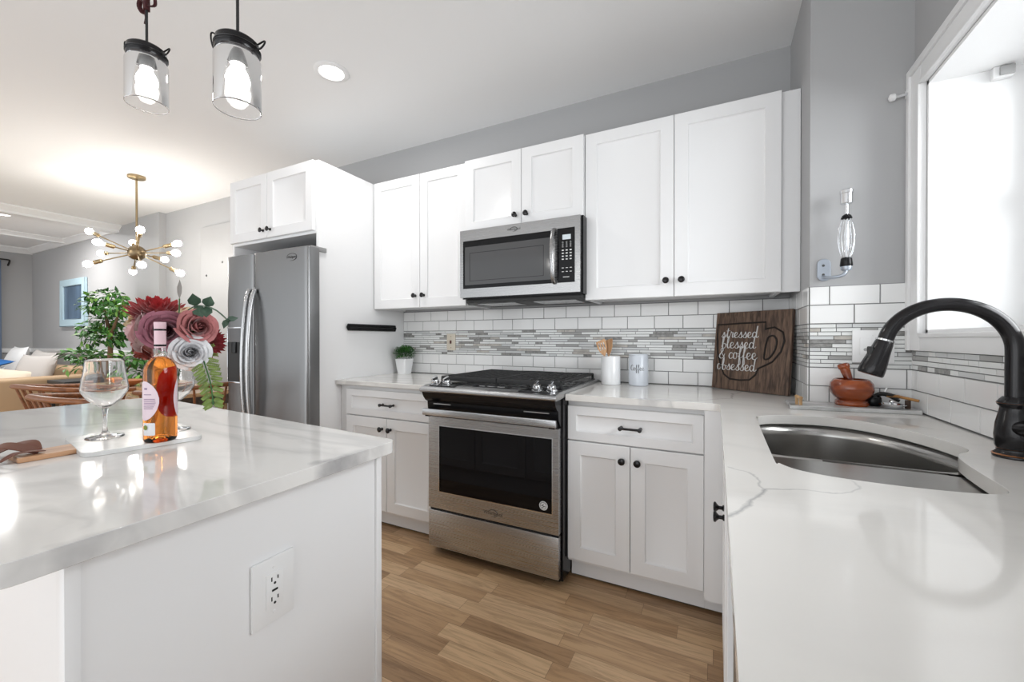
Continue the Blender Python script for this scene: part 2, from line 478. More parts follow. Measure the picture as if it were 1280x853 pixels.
def local(name, bm, mats, parent, loc=(0, 0, 0), rot=(0, 0, 0), angle=35, bevel=0.0):
    """part built in its own coordinates, placed with a local transform"""
    me = bpy.data.meshes.new(name)
    if not isinstance(mats, (list, tuple)): mats = [mats]
    for m in mats: me.materials.append(m)
    bm.normal_update(); bm.to_mesh(me); bm.free()
    for p in me.polygons: p.use_smooth = True
    me.set_sharp_from_angle(angle=math.radians(angle))
    o = bpy.data.objects.new(name, me); COL.objects.link(o)
    o.parent = parent; o.location = loc; o.rotation_euler = rot
    if bevel:
        md = o.modifiers.new('bevel', 'BEVEL'); md.width = bevel; md.segments = 2; md.limit_method = 'ANGLE'
    return o


def tag(o, label, cat, group=None, kind=None):
    o['label'] = label
    if cat: o['category'] = cat
    if group: o['group'] = group
    if kind: o['kind'] = kind
    return o


def thing(name, label, cat, loc=(0, 0, 0), rotz=0.0, group=None):
    o = bpy.data.objects.new(name, None); COL.objects.link(o)
    o.empty_display_size = 0.05
    o.location = loc; o.rotation_euler = (0, 0, rotz)
    return tag(o, label, cat, group)


def struct(name, bm, m, **k):
    o = make(name, bm, m, **k); o['kind'] = 'structure'; return o


def dup(root):
    r = root.copy(); COL.objects.link(r)
    for ch in list(root.children):
        c = ch.copy(); COL.objects.link(c); c.parent = r
        for g in list(ch.children):
            d = g.copy(); COL.objects.link(d); d.parent = c
    return r


def text_bm(body, size, extrude=0.0005):
    cu = bpy.data.curves.new('lettering', 'FONT'); cu.body = body; cu.size = size; cu.extrude = extrude
    cu.align_x = 'CENTER'; cu.align_y = 'CENTER'
    o = bpy.data.objects.new('lettering', cu); COL.objects.link(o)
    dg = bpy.context.evaluated_depsgraph_get(); dg.update()
    me = bpy.data.meshes.new_from_object(o.evaluated_get(dg))
    bm = nbm(); bm.from_mesh(me)
    bpy.data.objects.remove(o); bpy.data.curves.remove(cu); bpy.data.meshes.remove(me)
    return bm


def text_front(bm):  # turn text (xy plane) to face -y
    bmesh.ops.transform(bm, matrix=Matrix.Rotation(PI / 2, 4, 'X'), verts=bm.verts)
    return bm


# ================================================================== SETTING
XB, YB, ZC, XR = -10.2, 2.49, 2.667, 0.648
bm = nbm(); box(bm, XB, 1.0, -1.0, 2.6, -0.05, 0.0); struct('floor', bm, FLOORM)
bm = nbm(); box(bm, XB - 0.1, 1.0, -2.6, 2.6, ZC, ZC + 0.05); struct('ceiling', bm, CEILW)
bm = nbm(); box(bm, XB - 0.1, 1.0, YB, YB + 0.1, 0, ZC); struct('wall_back', bm, GREYW)
bm = nbm(); box(bm, 0.335, 1.0, 2.0, YB, 0, ZC); struct('wall_corner', bm, GREYW)
bm = nbm(); box(bm, XB - 0.1, XB, -2.4, YB, 0, ZC); struct('wall_far', bm, GREYW)
WZ0, WZ1, WY0, WY1 = 1.195, 2.062, 0.55, 1.90
bm = nbm()
box(bm, XR, 0.96, -2.4, 2.0, 0, WZ0); box(bm, XR, 0.96, -2.4, 2.0, WZ1, ZC)
box(bm, XR, 0.96, WY1, 2.0, WZ0, WZ1); box(bm, XR, 0.96, -2.4, WY0, WZ0, WZ1)
struct('wall_right', bm, GREYW)
# pilaster on the back wall beyond the refrigerator and the flat panel door beside it
bm = nbm(); box(bm, -6.42, -5.85, YB - 0.07, YB, 0, ZC); struct('trim_1', bm, GREYW)
bm = nbm(); box(bm, -5.03, -4.1, YB - 0.035, YB - 0.002, 0.0, 2.385, 0.004)
d1 = struct('door_1', bm, mat('panel_grey', (0.40, 0.40, 0.405), 0.55))
for (x, z) in ((-4.92, 1.86), (-4.62, 1.98)):
    bm = nbm(); lathe(bm, [(0, 0.004), (0.011, 0.004), (0.011, 0)], 12, (x, YB - 0.035, z), '-y'); make('screw_plug', bm, LOGO, d1)
# ceiling beams with stepped crown of the living room
def crown_beam(name, x0, x1, drop):
    bm = nbm()
    pts = [(x0, ZC), (x0, ZC - drop), (x1 - 0.03, ZC - drop), (x1 - 0.03, ZC - drop * 0.72), (x1 - 0.018, ZC - drop * 0.6), (x1 + 0.012, ZC - drop * 0.35), (x1 + 0.03, ZC - drop * 0.2), (x1 + 0.04, ZC - drop * 0.2), (x1 + 0.04, ZC)]
    prism(bm, pts, 'y', -2.4, YB)
    return struct(name, bm, TRIMW)
crown_beam('trim_2', -7.2, -7.02, 0.085)
crown_beam('trim_3', -8.85, -8.7, 0.06)
bm = nbm()
prism(bm, [(XB, ZC), (XB, ZC - 0.09), (XB + 0.02, ZC - 0.09), (XB + 0.045, ZC - 0.05), (XB + 0.09, ZC - 0.02), (XB + 0.09, ZC)], 'y', -2.4, YB)
struct('trim_4', bm, TRIMW)
bm = nbm()
prism(bm, [(YB, ZC), (YB, ZC - 0.075), (YB - 0.02, ZC - 0.075), (YB - 0.04, ZC - 0.045), (YB - 0.075, ZC - 0.018), (YB - 0.075, ZC)], 'x', XB + 0.05, -7.2)
struct('trim_5', bm, TRIMW)
# chair rail
bm = nbm(); box(bm, XB, XB + 0.03, -2.4, YB, 0.955, 1.025, 0.006); box(bm, XB + 0.02, -6.5, YB - 0.03, YB, 0.955, 1.025, 0.006)
struct('trim_6', bm, TRIMW)
bm = nbm(); box(bm, XB, XB + 0.018, -2.4, YB, 0, 0.13, 0.004); box(bm, XB + 0.018, -6.43, YB - 0.018, YB, 0, 0.13, 0.004); box(bm, -5.84, -5.04, YB - 0.018, YB, 0, 0.13, 0.004)
struct('baseboard_back', bm, TRIMW)

# window on the right wall: casing, deep reveal, sash, pane
win = thing('window_1', 'bright white cased kitchen window above the sink', None, (XR, 1.2, WZ0)); win['kind'] = 'structure'
T = 0.018
bm = nbm()
def casing_piece(bm, y0, y1, z0, z1):
    box(bm, XR - T, XR, y0, y1, z0, z1, 0.004)
casing_piece(bm, WY1, 1.998, 1.134, 2.152); casing_piece(bm, WY0 - 0.098, WY0, 1.134, 2.152)
casing_piece(bm, WY0, WY1, WZ1, 2.152); casing_piece(bm, WY0, WY1, 1.134, WZ0)
# raised outer band and inner bead
box(bm, XR - T - 0.008, XR - T + 0.002, 1.972, 1.998, 1.134, 2.152, 0.003); box(bm, XR - T - 0.008, XR - T + 0.002, WY0 - 0.098, 1.972, 2.126, 2.152, 0.003)
box(bm, XR - T - 0.006, XR - T + 0.002, WY1, WY1 + 0.014, WZ0, WZ1, 0.003); box(bm, XR - T - 0.006, XR - T + 0.002, WY0, WY1, WZ0 - 0.014, WZ0, 0.003); box(bm, XR - T - 0.006, XR - T + 0.002, WY0, WY1, WZ1, WZ1 + 0.014, 0.003)
make('casing', bm, TRIMW, win)
bm = nbm(); t = 0.012
box(bm, XR, 0.96, WY1 - t, WY1, WZ0, WZ1); box(bm, XR, 0.96, WY0, WY0 + t, WZ0, WZ1); box(bm, XR, 0.96, WY0, WY1, WZ0, WZ0 + t); box(bm, XR, 0.96, WY0, WY1, WZ1 - t, WZ1)
make('reveal', bm, TRIMW, win)
bm = nbm()
for (a, b_, c, d) in ((WY0 + t, WY1 - t, WZ0 + t, WZ0 + 0.06), (WY0 + t, WY1 - t, WZ1 - 0.06, WZ1 - t), (WY0 + t, WY0 + 0.06, WZ0 + 0.06, WZ1 - 0.06), (WY1 - 0.06, WY1 - t, WZ0 + 0.06, WZ1 - 0.06), (WY0 + 0.06, WY1 - 0.06, 1.61, 1.65)):
    box(bm, 0.90, 0.95, a, b_, c, d, 0.004)
sash = make('sash', bm, TRIMW, win)
bm = nbm(); box(bm, 0.924, 0.928, WY0 + 0.06, WY1 - 0.06, WZ0 + 0.06, WZ1 - 0.06); make('pane', bm, PANE, sash)


# ------------------------------------------------------------------ tiled backsplash
def tile_wall(name, P0, ax, length, shift, z_rows, z0m, z1m, seed, ztop=1.384, zbot=0.914):
    """P0 = start point on wall plane, ax = unit vector along wall; normal is to the room"""
    rnd = random.Random(seed)
    ax = Vector(ax); nrm = Vector((ax.y, -ax.x, 0))
    bm = nbm()
    def plate(s0, s1, za, zb, d0, d1, mi, bev):
        if s1 - s0 < 0.004: return
        cs = []
        for d, k in ((d0, 0), (d1, bev)):
            for (s, z) in ((s0 + k, za + k), (s1 - k, za + k), (s1 - k, zb - k), (s0 + k, zb - k)):
                cs.append(bm.verts.new(Vector(P0) + ax * s + nrm * d + Vector((0, 0, z))))
        fs = [bm.faces.new(cs[4:8])]
        for i in range(4):
            j = (i + 1) % 4
            fs.append(bm.faces.new((cs[i], cs[j], cs[4 + j], cs[4 + i])))
        for f in fs:
            f.material_index = mi
            if f is fs[0] and f.normal.dot(nrm) < 0: f.normal_flip()
    # grout bed
    plate(0, length, zbot, ztop, 0.0, 0.003, 1, 0)
    g = 0.0011; TL = 0.1535
    for (za, zb, off) in z_rows:
        s = -((off + shift) % TL)
        while s < length:
            plate(max(0, s + g), min(length, s + TL - g), za + g, zb - g, 0.0025, 0.0065, 0, 0.0012)
            s += TL
    nrow = max(1, round((z1m - z0m) / 0.0155)); h = (z1m - z0m) / nrow
    for r_ in range(nrow):
        s = -rnd.random() * 0.1
        while s < length:
            L = rnd.choice((0.05, 0.075, 0.1, 0.1, 0.13, 0.15))
            k = rnd.random()
            mi = 2 if k < 0.52 else 3 if k < 0.72 else 4 if k < 0.82 else 5 if k < 0.91 else 6
            plate(max(0, s + 0.0008), min(length, s + L - 0.0008), z0m + r_ * h + 0.0009, z0m + (r_ + 1) * h - 0.0009, 0.0025, 0.006, mi, 0.0006)
            s += L
    bmesh.ops.recalc_face_normals(bm, faces=bm.faces[:])
    return struct(name, bm, [TILEW, GROUT] + MOS, angle=20)


ROWS = [(0.9165, 0.9895, 0.0), (0.9895, 1.0625, 0.0767), (1.236, 1.310, 0.0767), (1.310, 1.384, 0.0)]
tile_wall('trim_7', (-2.2, YB, 0), (1, 0, 0), 2.535, 0.04, ROWS, 1.0635, 1.235, 3, ztop=1.386)
tile_wall('trim_8', (0.335, YB, 0), (0, -1, 0), 0.49, 0.07, ROWS, 1.0635, 1.235, 5)
tile_wall('trim_9', (0.335, 2.0, 0), (1, 0, 0), 0.313, 0.09, ROWS, 1.0635, 1.235, 8)
tile_wall('trim_10', (XR, 2.0, 0), (0, -1, 0), 2.3, 0.02, ROWS[:2], 1.0635, 1.133, 9, ztop=1.133)


# ================================================================== CABINETS
def shaker_bm(w, h, t=0.02, rail=0.062, rec=0.009, bw=0.008, e=0.0025):
    """door/drawer front: x 0..w, z 0..h, front at y=0, back at y=t"""
    bm = nbm()
    def ring(i, y): return [bm.verts.new((i, y, i)), bm.verts.new((w - i, y, i)), bm.verts.new((w - i, y, h - i)), bm.verts.new((i, y, h - i))]
    rs = [ring(0, t), ring(0, e), ring(e, 0), ring(rail, 0), ring(rail + 0.002, rec * 0.55), ring(rail + bw, rec)]
    for A, B in zip(rs, rs[1:]):
        for k in range(4):
            bm.faces.new((A[k], A[(k + 1) % 4], B[(k + 1) % 4], B[k]))
    bm.faces.new(rs[-1]); bm.faces.new(list(reversed(rs[0])))
    bmesh.ops.recalc_face_normals(bm, faces=bm.faces[:])
    return bm


def knob_bm():
    bm = nbm()
    lathe(bm, [(0.0, 0), (0.009, 0), (0.009, 0.003), (0.0055, 0.006), (0.0055, 0.014), (0.010, 0.019), (0.0155, 0.023), (0.0158, 0.027), (0.012, 0.0295), (0, 0.030)], 20, (0, 0, 0), '-y')
    bmesh.ops.recalc_face_normals(bm, faces=bm.faces[:])
    return bm


def pull_bm(L=0.1):
    bm = nbm()
    tube(bm, [(-L / 2, -0.028, 0), (L / 2, -0.028, 0)], 0.0055, 10)
    for s in (-1, 1):
        lathe(bm, [(0, 0), (0.008, 0), (0.008, 0.003), (0.006, 0.008), (0.006, 0.022), (0.0095, 0.026), (0.0095, 0.034), (0, 0.035)], 14, (s * (L / 2 - 0.008), 0, 0), '-y')
    bmesh.ops.recalc_face_normals(bm, faces=bm.faces[:])
    return bm


KNOB_ME = None
def front(parent, name, x0, x1, z0, z1, yf, knob=None, pull=None, rot=0.0, org=None, rail=0.062, t=0.02):
    """panel front facing -y at plane yf; or with rot + org for other facings (org = world lower-left corner)"""
    o = local(name, shaker_bm(x1 - x0, z1 - z0, t, rail), WHITE, parent, rot=(0, 0, rot))
    o.location = (Vector(org) if org else Vector((x0, yf, z0))) - wloc(parent)
    if knob: local('knob', knob_bm(), BRONZE, o, (knob[0] - x0, 0, knob[1] - z0))
    if pull: local('pull_handle', pull_bm(0.1), BRONZE, o, (pull[0] - x0, 0, pull[1] - z0))
    return o


def upper(name_label, x0, x1, z0, z1, yf, split, kz, inset=0.012):
    c = thing('wall_cabinet', name_label, 'cabinet', ((x0 + x1) / 2, YB, z0))
    bm = nbm()
    box(bm, x0, x1, yf + 0.0205, YB - 0.008, z0 + inset, z1 - 0.001, 0.0015)
    bm2 = bm
    box(bm, x0, x1, yf + 0.0205, yf + 0.042, z0 + 0.001, z0 + inset + 0.004)
    box(bm, x0, x0 + 0.018, yf + 0.03, YB - 0.008, z0 + 0.001, z0 + inset + 0.004)
    box(bm, x1 - 0.018, x1, yf + 0.03, YB - 0.008, z0 + 0.001, z0 + inset + 0.004)
    make('cabinet_box', bm, WHITE, c)
    front(c, 'door', x0 + 0.002, split - 0.0015, z0, z1, yf, knob=(split - 0.036, kz))
    front(c, 'door', split + 0.0015, x1 - 0.002, z0, z1, yf, knob=(split + 0.036, kz))
    return c


upper('white two-door wall cabinet above the small potted plant', -2.196, -1.412, 1.3875, 2.2854, 2.169, -1.782, 1.468)
upper('short white two-door wall cabinet above the microwave', -1.4105, -0.6445, 1.838, 2.288, 2.150, -1.018, 1.901)
cr = upper('widest white two-door wall cabinet, right of the microwave above the wooden mug sign', -0.6425, 0.262, 1.3875, 2.2886, 2.169, -0.189, 1.467)
bm = nbm(); box(bm, 0.2625, 0.333, 2.192, 2.215, 1.3875, 2.2886, 0.001); make('filler_strip', bm, WHITE, cr)

# refrigerator enclosure with the cabinet over it
fe = thing('refrigerator_enclosure', 'tall white panels and two-door cabinet enclosing the refrigerator', 'cabinet', (-2.65, 2.1, 0))
bm = nbm(); box(bm, -2.223, -2.2005, 1.72, YB - 0.003, 0, 2.2854, 0.0015); make('side_panel', bm, WHITE, fe)
bm = nbm(); box(bm, -3.105, -3.083, 1.72, YB - 0.003, 0, 2.2854, 0.0015); make('side_panel', bm, WHITE, fe)
bm = nbm(); box(bm, -3.082, -2.224, 1.72, YB - 0.003, 1.835, 2.2854); make('cabinet_box', bm, WHITE, fe)
front(fe, 'door', -3.100, -2.684, 1.852, 2.2854, 1.699, knob=(-2.72, 1.903))
front(fe, 'door', -2.681, -2.232, 1.852, 2.2854, 1.699, knob=(-2.645, 1.903))


def base_cab(label, x0, x1, yf, fx0, fx1, split):
    c = thing('base_cabinet', label, 'cabinet', ((x0 + x1) / 2, 2.15, 0))
    bm = nbm()
    box(bm, x0, x1, yf + 0.0205, YB - 0.003, 0.105, 0.8835, 0.0015)
    make('cabinet_box', bm, WHITE, c)
    bm = nbm(); box(bm, x0, x1, yf + 0.075, yf + 0.09, 0.012, 0.105); make('toe_kick', bm, WHITE, c)
    bm = nbm(); box(bm, x0, x1, yf + 0.09, YB - 0.003, 0.0, 0.105); make('shadow_plinth', bm, BLACKM, c)  # matt black paints the shadow gap below the raised toe kick
    front(c, 'drawer_front', fx0, fx1, 0.695, 0.858, yf, pull=((fx0 + fx1) / 2, 0.775), rail=0.042)
    front(c, 'door', fx0, split - 0.0015, 0.1225, 0.689, yf, knob=(split - 0.034, 0.626))
    front(c, 'door', split + 0.0015, fx1, 0.1225, 0.689, yf, knob=(split + 0.034, 0.626))
    return c


base_cab('white base cabinet with one drawer, between refrigerator panel and oven range', -2.199, -1.412, 1.866, -2.13, -1.416, -1.789)
bc = base_cab('white base cabinet with one drawer, between oven range and sink corner', -0.640, -0.043, 1.866, -0.637, -0.0445, -0.344)
bm = nbm(); box(bm, -0.0425, 0.0995, 1.941, 1.956, 0.012, 0.105); make('toe_kick', bm, WHITE, bc)
bm = nbm(); box(bm, -0.0425, 0.0435, 1.8402, 1.888, 0.105, 0.8835); make('filler_strip', bm, WHITE, bc)

# sink base along the right wall (fronts face -x)
sb = thing('sink_base_cabinet', 'white sink base cabinet under the right counter with two dark knobs', 'cabinet', (0.33, 1.35, 0))
bm = nbm()
box(bm, 0.044, 0.062, 1.0, 1.835, 0.105, 0.8835); box(bm, 0.044, 0.64, 1.0, 1.018, 0.105, 0.8835); box(bm, 0.62, 0.64, 1.018, 1.82, 0.105, 0.8835); box(bm, 0.062, 0.62, 1.018, 1.82, 0.105, 0.125)
box(bm, 0.044, 0.64, 1.82, 1.838, 0.105, 0.8835)
make('cabinet_box', bm, WHITE, sb)
bm = nbm(); box(bm, 0.1, 0.115, 1.0, 1.85, 0.0, 0.105); make('toe_kick', bm, WHITE, sb)
for (ya, yb, ky) in ((1.70, 1.372, 1.408), (1.369, 1.03, 1.333)):
    o = local('door', shaker_bm(ya - yb, 0.735), WHITE, sb, rot=(0, 0, -PI / 2)); o.location = Vector((0.0225, ya, 0.1225)) - wloc(sb)
    local('knob', knob_bm(), BRONZE, o, (ya - ky, 0, 0.655 - 0.1225))
# dishwasher beside it
dw = thing('dishwasher', 'stainless dishwasher under the counter right of the sink base', 'dishwasher', (0.33, 0.7, 0))
bm = nbm(); box(bm, 0.06, 0.62, 0.405, 0.995, 0.1, 0.875); make('tub', bm, BLACKM, dw)
bm = nbm(); box(bm, 0.034, 0.059, 0.408, 0.992, 0.12, 0.79, 0.004); make('door', bm, STEELV, dw)
bm = nbm(); box(bm, 0.034, 0.059, 0.408, 0.992, 0.795, 0.87, 0.004); make('control_panel', bm, BLACK, dw)
bm = nbm(); box(bm, 0.1, 0.6, 0.42, 0.98, 0.0, 0.1); make('toe_kick', bm, BLACKM, dw)
eb = thing('base_cabinet', 'white base cabinet end under the right counter nearest the camera', 'cabinet', (0.33, 0.0, 0))
bm = nbm(); box(bm, 0.085, 0.64, -0.4, 0.4, 0.105, 0.8835, 0.001); make('cabinet_box', bm, WHITE, eb)
o = local('door', shaker_bm(0.79, 0.735), WHITE, eb, rot=(0, 0, -PI / 2)); o.location = Vector((0.0645, 0.395, 0.1225)) - wloc(eb)
bm = nbm(); box(bm, 0.13, 0.62, -0.4, 0.4, 0.0, 0.105); make('toe_kick', bm, WHITE, eb)

# ------------------------------------------------------------------ worktops
SINK = [(0.12, 1.56), (0.128, 1.598), (0.155, 1.635), (0.206, 1.664), (0.29, 1.686), (0.36, 1.68), (0.425, 1.64), (0.475, 1.57), (0.51, 1.49), (0.53, 1.41), (0.535, 1.355), (0.522, 1.318), (0.497, 1.288), (0.479, 1.245), (0.468, 1.18), (0.46, 1.1), (0.453, 1.02), (0.435, 0.985), (0.39, 0.968), (0.32, 0.958), (0.25, 0.958), (0.19, 0.966), (0.145, 0.985), (0.12, 1.02), (0.113, 1.06)]
SINKS_PTS = [(p.x, p.y) for p in smooth_pts([(a, b, 0) for a, b in SINK], 4, closed=True)]
bm = nbm()
out = [(-0.639, 2.483), (-0.639, 1.838), (-0.01, 1.835), (0.004, 1.832), (0.013, 1.823), (0.016, 1.81), (0.016, -0.42), (0.641, -0.42), (0.641, 1.993), (0.329, 1.993), (0.329, 2.483)]
poly(bm, out, [list(reversed(SINKS_PTS))], 0.884, 0.914)
ct = make('worktop', bm, QUARTZ_SINK, loc=(0, 0, 0), bevel=0.004)
tag(ct, 'long L-shaped white quartz worktop with the sink cut into it', 'countertop')
bm = nbm(); poly(bm, [(-2.198, 2.483), (-2.198, 1.845), (-2.185, 1.835), (-1.414, 1.835), (-1.414, 2.483)], [], 0.884, 0.914)
tag(make('worktop', bm, QUARTZ_LEFT, loc=(0, 0, 0), bevel=0.004), 'short white quartz worktop left of the range carrying the potted plant', 'countertop')

# ------------------------------------------------------------------ sink
snk = thing('kitchen_sink', 'stainless double-bowl undermount sink in the right worktop', 'sink', (0.3, 1.3, 0.7))
def offset_loop(lp, d):
    n = len(lp); outp = []
    for i in range(n):
        a, b_, c = Vector(lp[i - 1]), Vector(lp[i]), Vector(lp[(i + 1) % n])
        t_ = (c - a).normalized(); nn = Vector((-t_.y, t_.x))
        outp.append((b_.x + nn.x * d, b_.y + nn.y * d))
    return outp
def area2(lp): return sum(lp[i - 1][0] * lp[i][1] - lp[i][0] * lp[i - 1][1] for i in range(len(lp)))
LP = SINKS_PTS if area2(SINKS_PTS) > 0 else list(reversed(SINKS_PTS))
YD = 1.225
def clip(lp, keep_above, yd):
    res = []
    n = len(lp)
    for i in range(n):
        p, q = lp[i], lp[(i + 1) % n]
        ip = (p[1] > yd) == keep_above; iq = (q[1] > yd) == keep_above
        if ip: res.append(p)
        if ip != iq:
            t_ = (yd - p[1]) / (q[1] - p[1]); res.append((p[0] + (q[0] - p[0]) * t_, yd))
    return res
def resample(lp, n=72):
    L = [0]
    for i in range(len(lp)): L.append(L[-1] + (Vector(lp[(i + 1) % len(lp)]) - Vector(lp[i])).length)
    outp = []
    for k in range(n):
        s = L[-1] * k / n; i = max(j for j in range(len(lp)) if L[j] <= s)
        t_ = (s - L[i]) / max(1e-9, L[i + 1] - L[i]); p, q = Vector(lp[i]), Vector(lp[(i + 1) % len(lp)])
        w = p.lerp(q, t_); outp.append((w.x, w.y))
    return outp
def relax(lp, it):
    for _ in range(it):
        lp = [tuple((Vector(lp[i - 1]) + Vector(lp[i]) * 2 + Vector(lp[(i + 1) % len(lp)])) / 4) for i in range(len(lp))]
    return lp
def bowl(name, lp, ztop, zbot):
    lp = relax(resample(lp, 96), 6)
    c = Vector((sum(p[0] for p in lp) / len(lp), sum(p[1] for p in lp) / len(lp)))
    bm = nbm(); rings = []
    for (sc, z) in ((1.0, ztop), (0.985, ztop - 0.03), (0.97, zbot + 0.05), (0.95, zbot + 0.02), (0.9, zbot + 0.004), (0.8, zbot), (0.2, zbot - 0.004)):
        rings.append([bm.verts.new((c.x + (p[0] - c.x) * sc, c.y + (p[1] - c.y) * sc, z)) for p in lp])
    n = len(lp)
    for A, B in zip(rings, rings[1:]):
        for k in range(n): bm.faces.new((A[k], A[(k + 1) % n], B[(k + 1) % n], B[k]))
    bm.faces.new(rings[-1])
    o = make(name, bm, SINKS, snk, angle=50)
    md = o.modifiers.new('thick', 'SOLIDIFY'); md.thickness = 0.0015; md.offset = 1
    bm = nbm(); lathe(bm, [(0, 0.004), (0.012, 0.004), (0.03, 0.003), (0.04, 0.006), (0.045, 0.004), (0.045, 0.0)], 24, (c.x, c.y, zbot - 0.002))
    make('drain', bm, CHROME, o, angle=40)
    return o, lp
big, LB = bowl('bowl', clip(offset_loop(LP, -0.008), True, YD + 0.012), 0.878, 0.68)
sml, LS_ = bowl('bowl', clip(offset_loop(LP, -0.008), False, YD - 0.012), 0.874, 0.72)
# rim flange under the stone and the divider between bowls
bm = nbm(); outer = resample(offset_loop(LP, -0.02), 96)
def ccw(l): return l if area2(l) > 0 else list(reversed(l))
poly(bm, ccw(outer), [list(reversed(ccw(offset_loop(LB, 0.0)))), list(reversed(ccw(offset_loop(LS_, 0.0))))], 0.8745, 0.8795)
make('rim', bm, SINKS, snk, bevel=0.002)

# ------------------------------------------------------------------ faucet
fa = thing('kitchen_faucet', 'tall dark bronze pull-down faucet standing behind the sink', 'faucet', (0.588, 1.297, 0.914))
FX, FY = 0.588, 1.297
bm = nbm()
lathe(bm, [(0, 0), (0.033, 0), (0.034, 0.004), (0.031, 0.01), (0.0275, 0.014), (0.0275, 0.02), (0.03, 0.026), (0.031, 0.05), (0.029, 0.075), (0.0245, 0.098), (0.0225, 0.108), (0.0225, 0.112), (0.0265, 0.116), (0.027, 0.122), (0.023, 0.128), (0.0185, 0.134), (0.0, 0.134)], 32, (FX, FY, 0.914))
bd = make('base', bm, BRONZE, fa, angle=50)
for (r_, h_, z_) in ((0.0338, 0.004, 0.919), (0.0275, 0.002, 0.933), (0.027, 0.002, 1.033)):
    bm = nbm(); lathe(bm, [(r_ - 0.001, 0), (r_ + 0.001, h_ / 2), (r_ - 0.001, h_)], 32, (FX, FY, z_)); make('copper_ring', bm, COPPER, bd, angle=50)
pts = [(FX, FY, 1.04), (FX, FY, 1.10), (FX, FY, 1.15)]
R_ = 0.1125
for k in range(1, 15):
    a = math.radians(168) * k / 14
    pts.append((FX - R_ + R_ * math.cos(a), FY - 0.01 * (1 - math.cos(a)) / 2, 1.15 + R_ * math.sin(a) * 0.94))
bm = nbm(); tube(bm, smooth_pts(pts, 3), 0.0155, 20); make('spout', bm, BRONZE, fa, angle=60)
p1 = Vector(pts[-1]); d1_ = (Vector(pts[-1]) - Vector(pts[-2])).normalized()
p2 = p1 + d1_ * 0.088
bm = nbm(); tube(bm, [p1, p1 + d1_ * 0.006, p1 + d1_ * 0.03, p1 + d1_ * 0.065, p1 + d1_ * 0.084, p2], [0.0165, 0.018, 0.0205, 0.025, 0.026, 0.024], 24)
sp = make('spray_head', bm, BRONZE, fa, angle=60)
bm = nbm(); tube(bm, [p1 - d1_ * 0.002, p1 + d1_ * 0.002], 0.0182, 24); make('collar_ring', bm, CHROME, sp)
bm = nbm(); box(bm, -0.005, 0.005, -0.007, 0.007, -0.014, 0.014, 0.003)
o = make('spray_button', bm, BLACKM, sp, world=False, loc=p1 + d1_ * 0.03 + Vector((-0.02, -0.006, 0)))
bm = nbm(); tube(bm, smooth_pts([(FX + 0.0, FY - 0.02, 0.982), (FX + 0.005, FY - 0.045, 0.985), (FX + 0.01, FY - 0.07, 0.994), (FX + 0.02, FY - 0.11, 1.012)], 4), [0.017] * 4 + [0.016, 0.015, 0.013, 0.012] + [0.009, 0.009, 0.008, 0.008, 0.007], 16)
make('lever_handle', bm, BRONZE, fa, angle=60)

# ================================================================== RANGE
rg = thing('oven_range', 'stainless gas range with black grates between the base cabinets', 'oven', (-1.027, 2.1, 0))
RX0, RX1 = -1.4085, -0.6435
bm = nbm(); box(bm, RX0, RX1, 1.82, 2.47, 0.03, 0.895); box(bm, RX0 + 0.03, RX1 - 0.03, 1.86, 2.4, 0.0, 0.03)
make('body', bm, BLACK, rg)
bm = nbm()   # rounded stainless nose + apron frame of cooktop
prof = [(2.475, 0.897), (1.83, 0.897), (1.76, 0.893), (1.722, 0.893), (1.712, 0.900), (1.712, 0.912), (1.722, 0.920), (1.77, 0.929), (1.84, 0.930), (2.475, 0.928)]
prism(bm, prof, 'x', RX0 - 0.002, RX1 + 0.002)
make('cooktop_frame', bm, STEEL, rg, bevel=0.003)
bm = nbm(); box(bm, RX0 + 0.02, RX1 - 0.02, 1.86, 2.46, 0.926, 0.9345, 0.003); box(bm, RX0 + 0.04, RX0 + 0.2, 1.745, 1.85, 0.922, 0.930, 0.002); box(bm, RX1 - 0.2, RX1 - 0.04, 1.745, 1.85, 0.922, 0.930, 0.002)
make('cooktop', bm, BLACK, rg)
# concave black panel under the nose
bm = nbm()
pp = [(1.725, 0.8925), (1.735, 0.870), (1.752, 0.850), (1.772, 0.838), (1.775, 0.800), (1.80, 0.765), (1.825, 0.765), (1.825, 0.8925)]
prism(bm, pp, 'x', RX0 + 0.006, RX1 - 0.006); make('vent_panel', bm, BLACK, rg, angle=40)
for (xa, xb) in ((RX0 + 0.05, RX0 + 0.16), (RX1 - 0.18, RX1 - 0.05)):
    bm = nbm(); box(bm, xa, xb, 1.767, 1.773, 0.826, 0.831); make('vent_slot', bm, STEEL, rg)
# door
DY = 1.78
dr = bpy.data.objects
bm = nbm()
gx0, gx1, gz0, gz1 = -1.330, -0.684, 0.356, 0.708
fx0, fx1, fz0, fz1 = RX0 + 0.008, RX1 - 0.008, 0.262, 0.756
for a in ((fx0, gx0, fz0, fz1), (gx1, fx1, fz0, fz1), (gx0, gx1, fz0, gz0), (gx0, gx1, gz1, fz1)):
    box(bm, a[0], a[1], DY, DY + 0.038, a[2], a[3])
bmesh.ops.remove_doubles(bm, verts=bm.verts, dist=1e-5)
door = make('oven_door', bm, STEEL, rg)
bm = nbm(); box(bm, gx0, gx1, DY + 0.003, DY + 0.03, gz0, gz1); make('door_glass', bm, DGLASS, door)
bm = nbm()
for a in ((gx0 - 0.004, gx0, gz0, gz1), (gx1, gx1 + 0.004, gz0, gz1), (gx0 - 0.004, gx1 + 0.004, gz0 - 0.004, gz0), (gx0 - 0.004, gx1 + 0.004, gz1, gz1 + 0.004)): box(bm, a[0], a[1], DY - 0.0015, DY + 0.004, a[2], a[3])
make('glass_bezel', bm, CHROME, door)
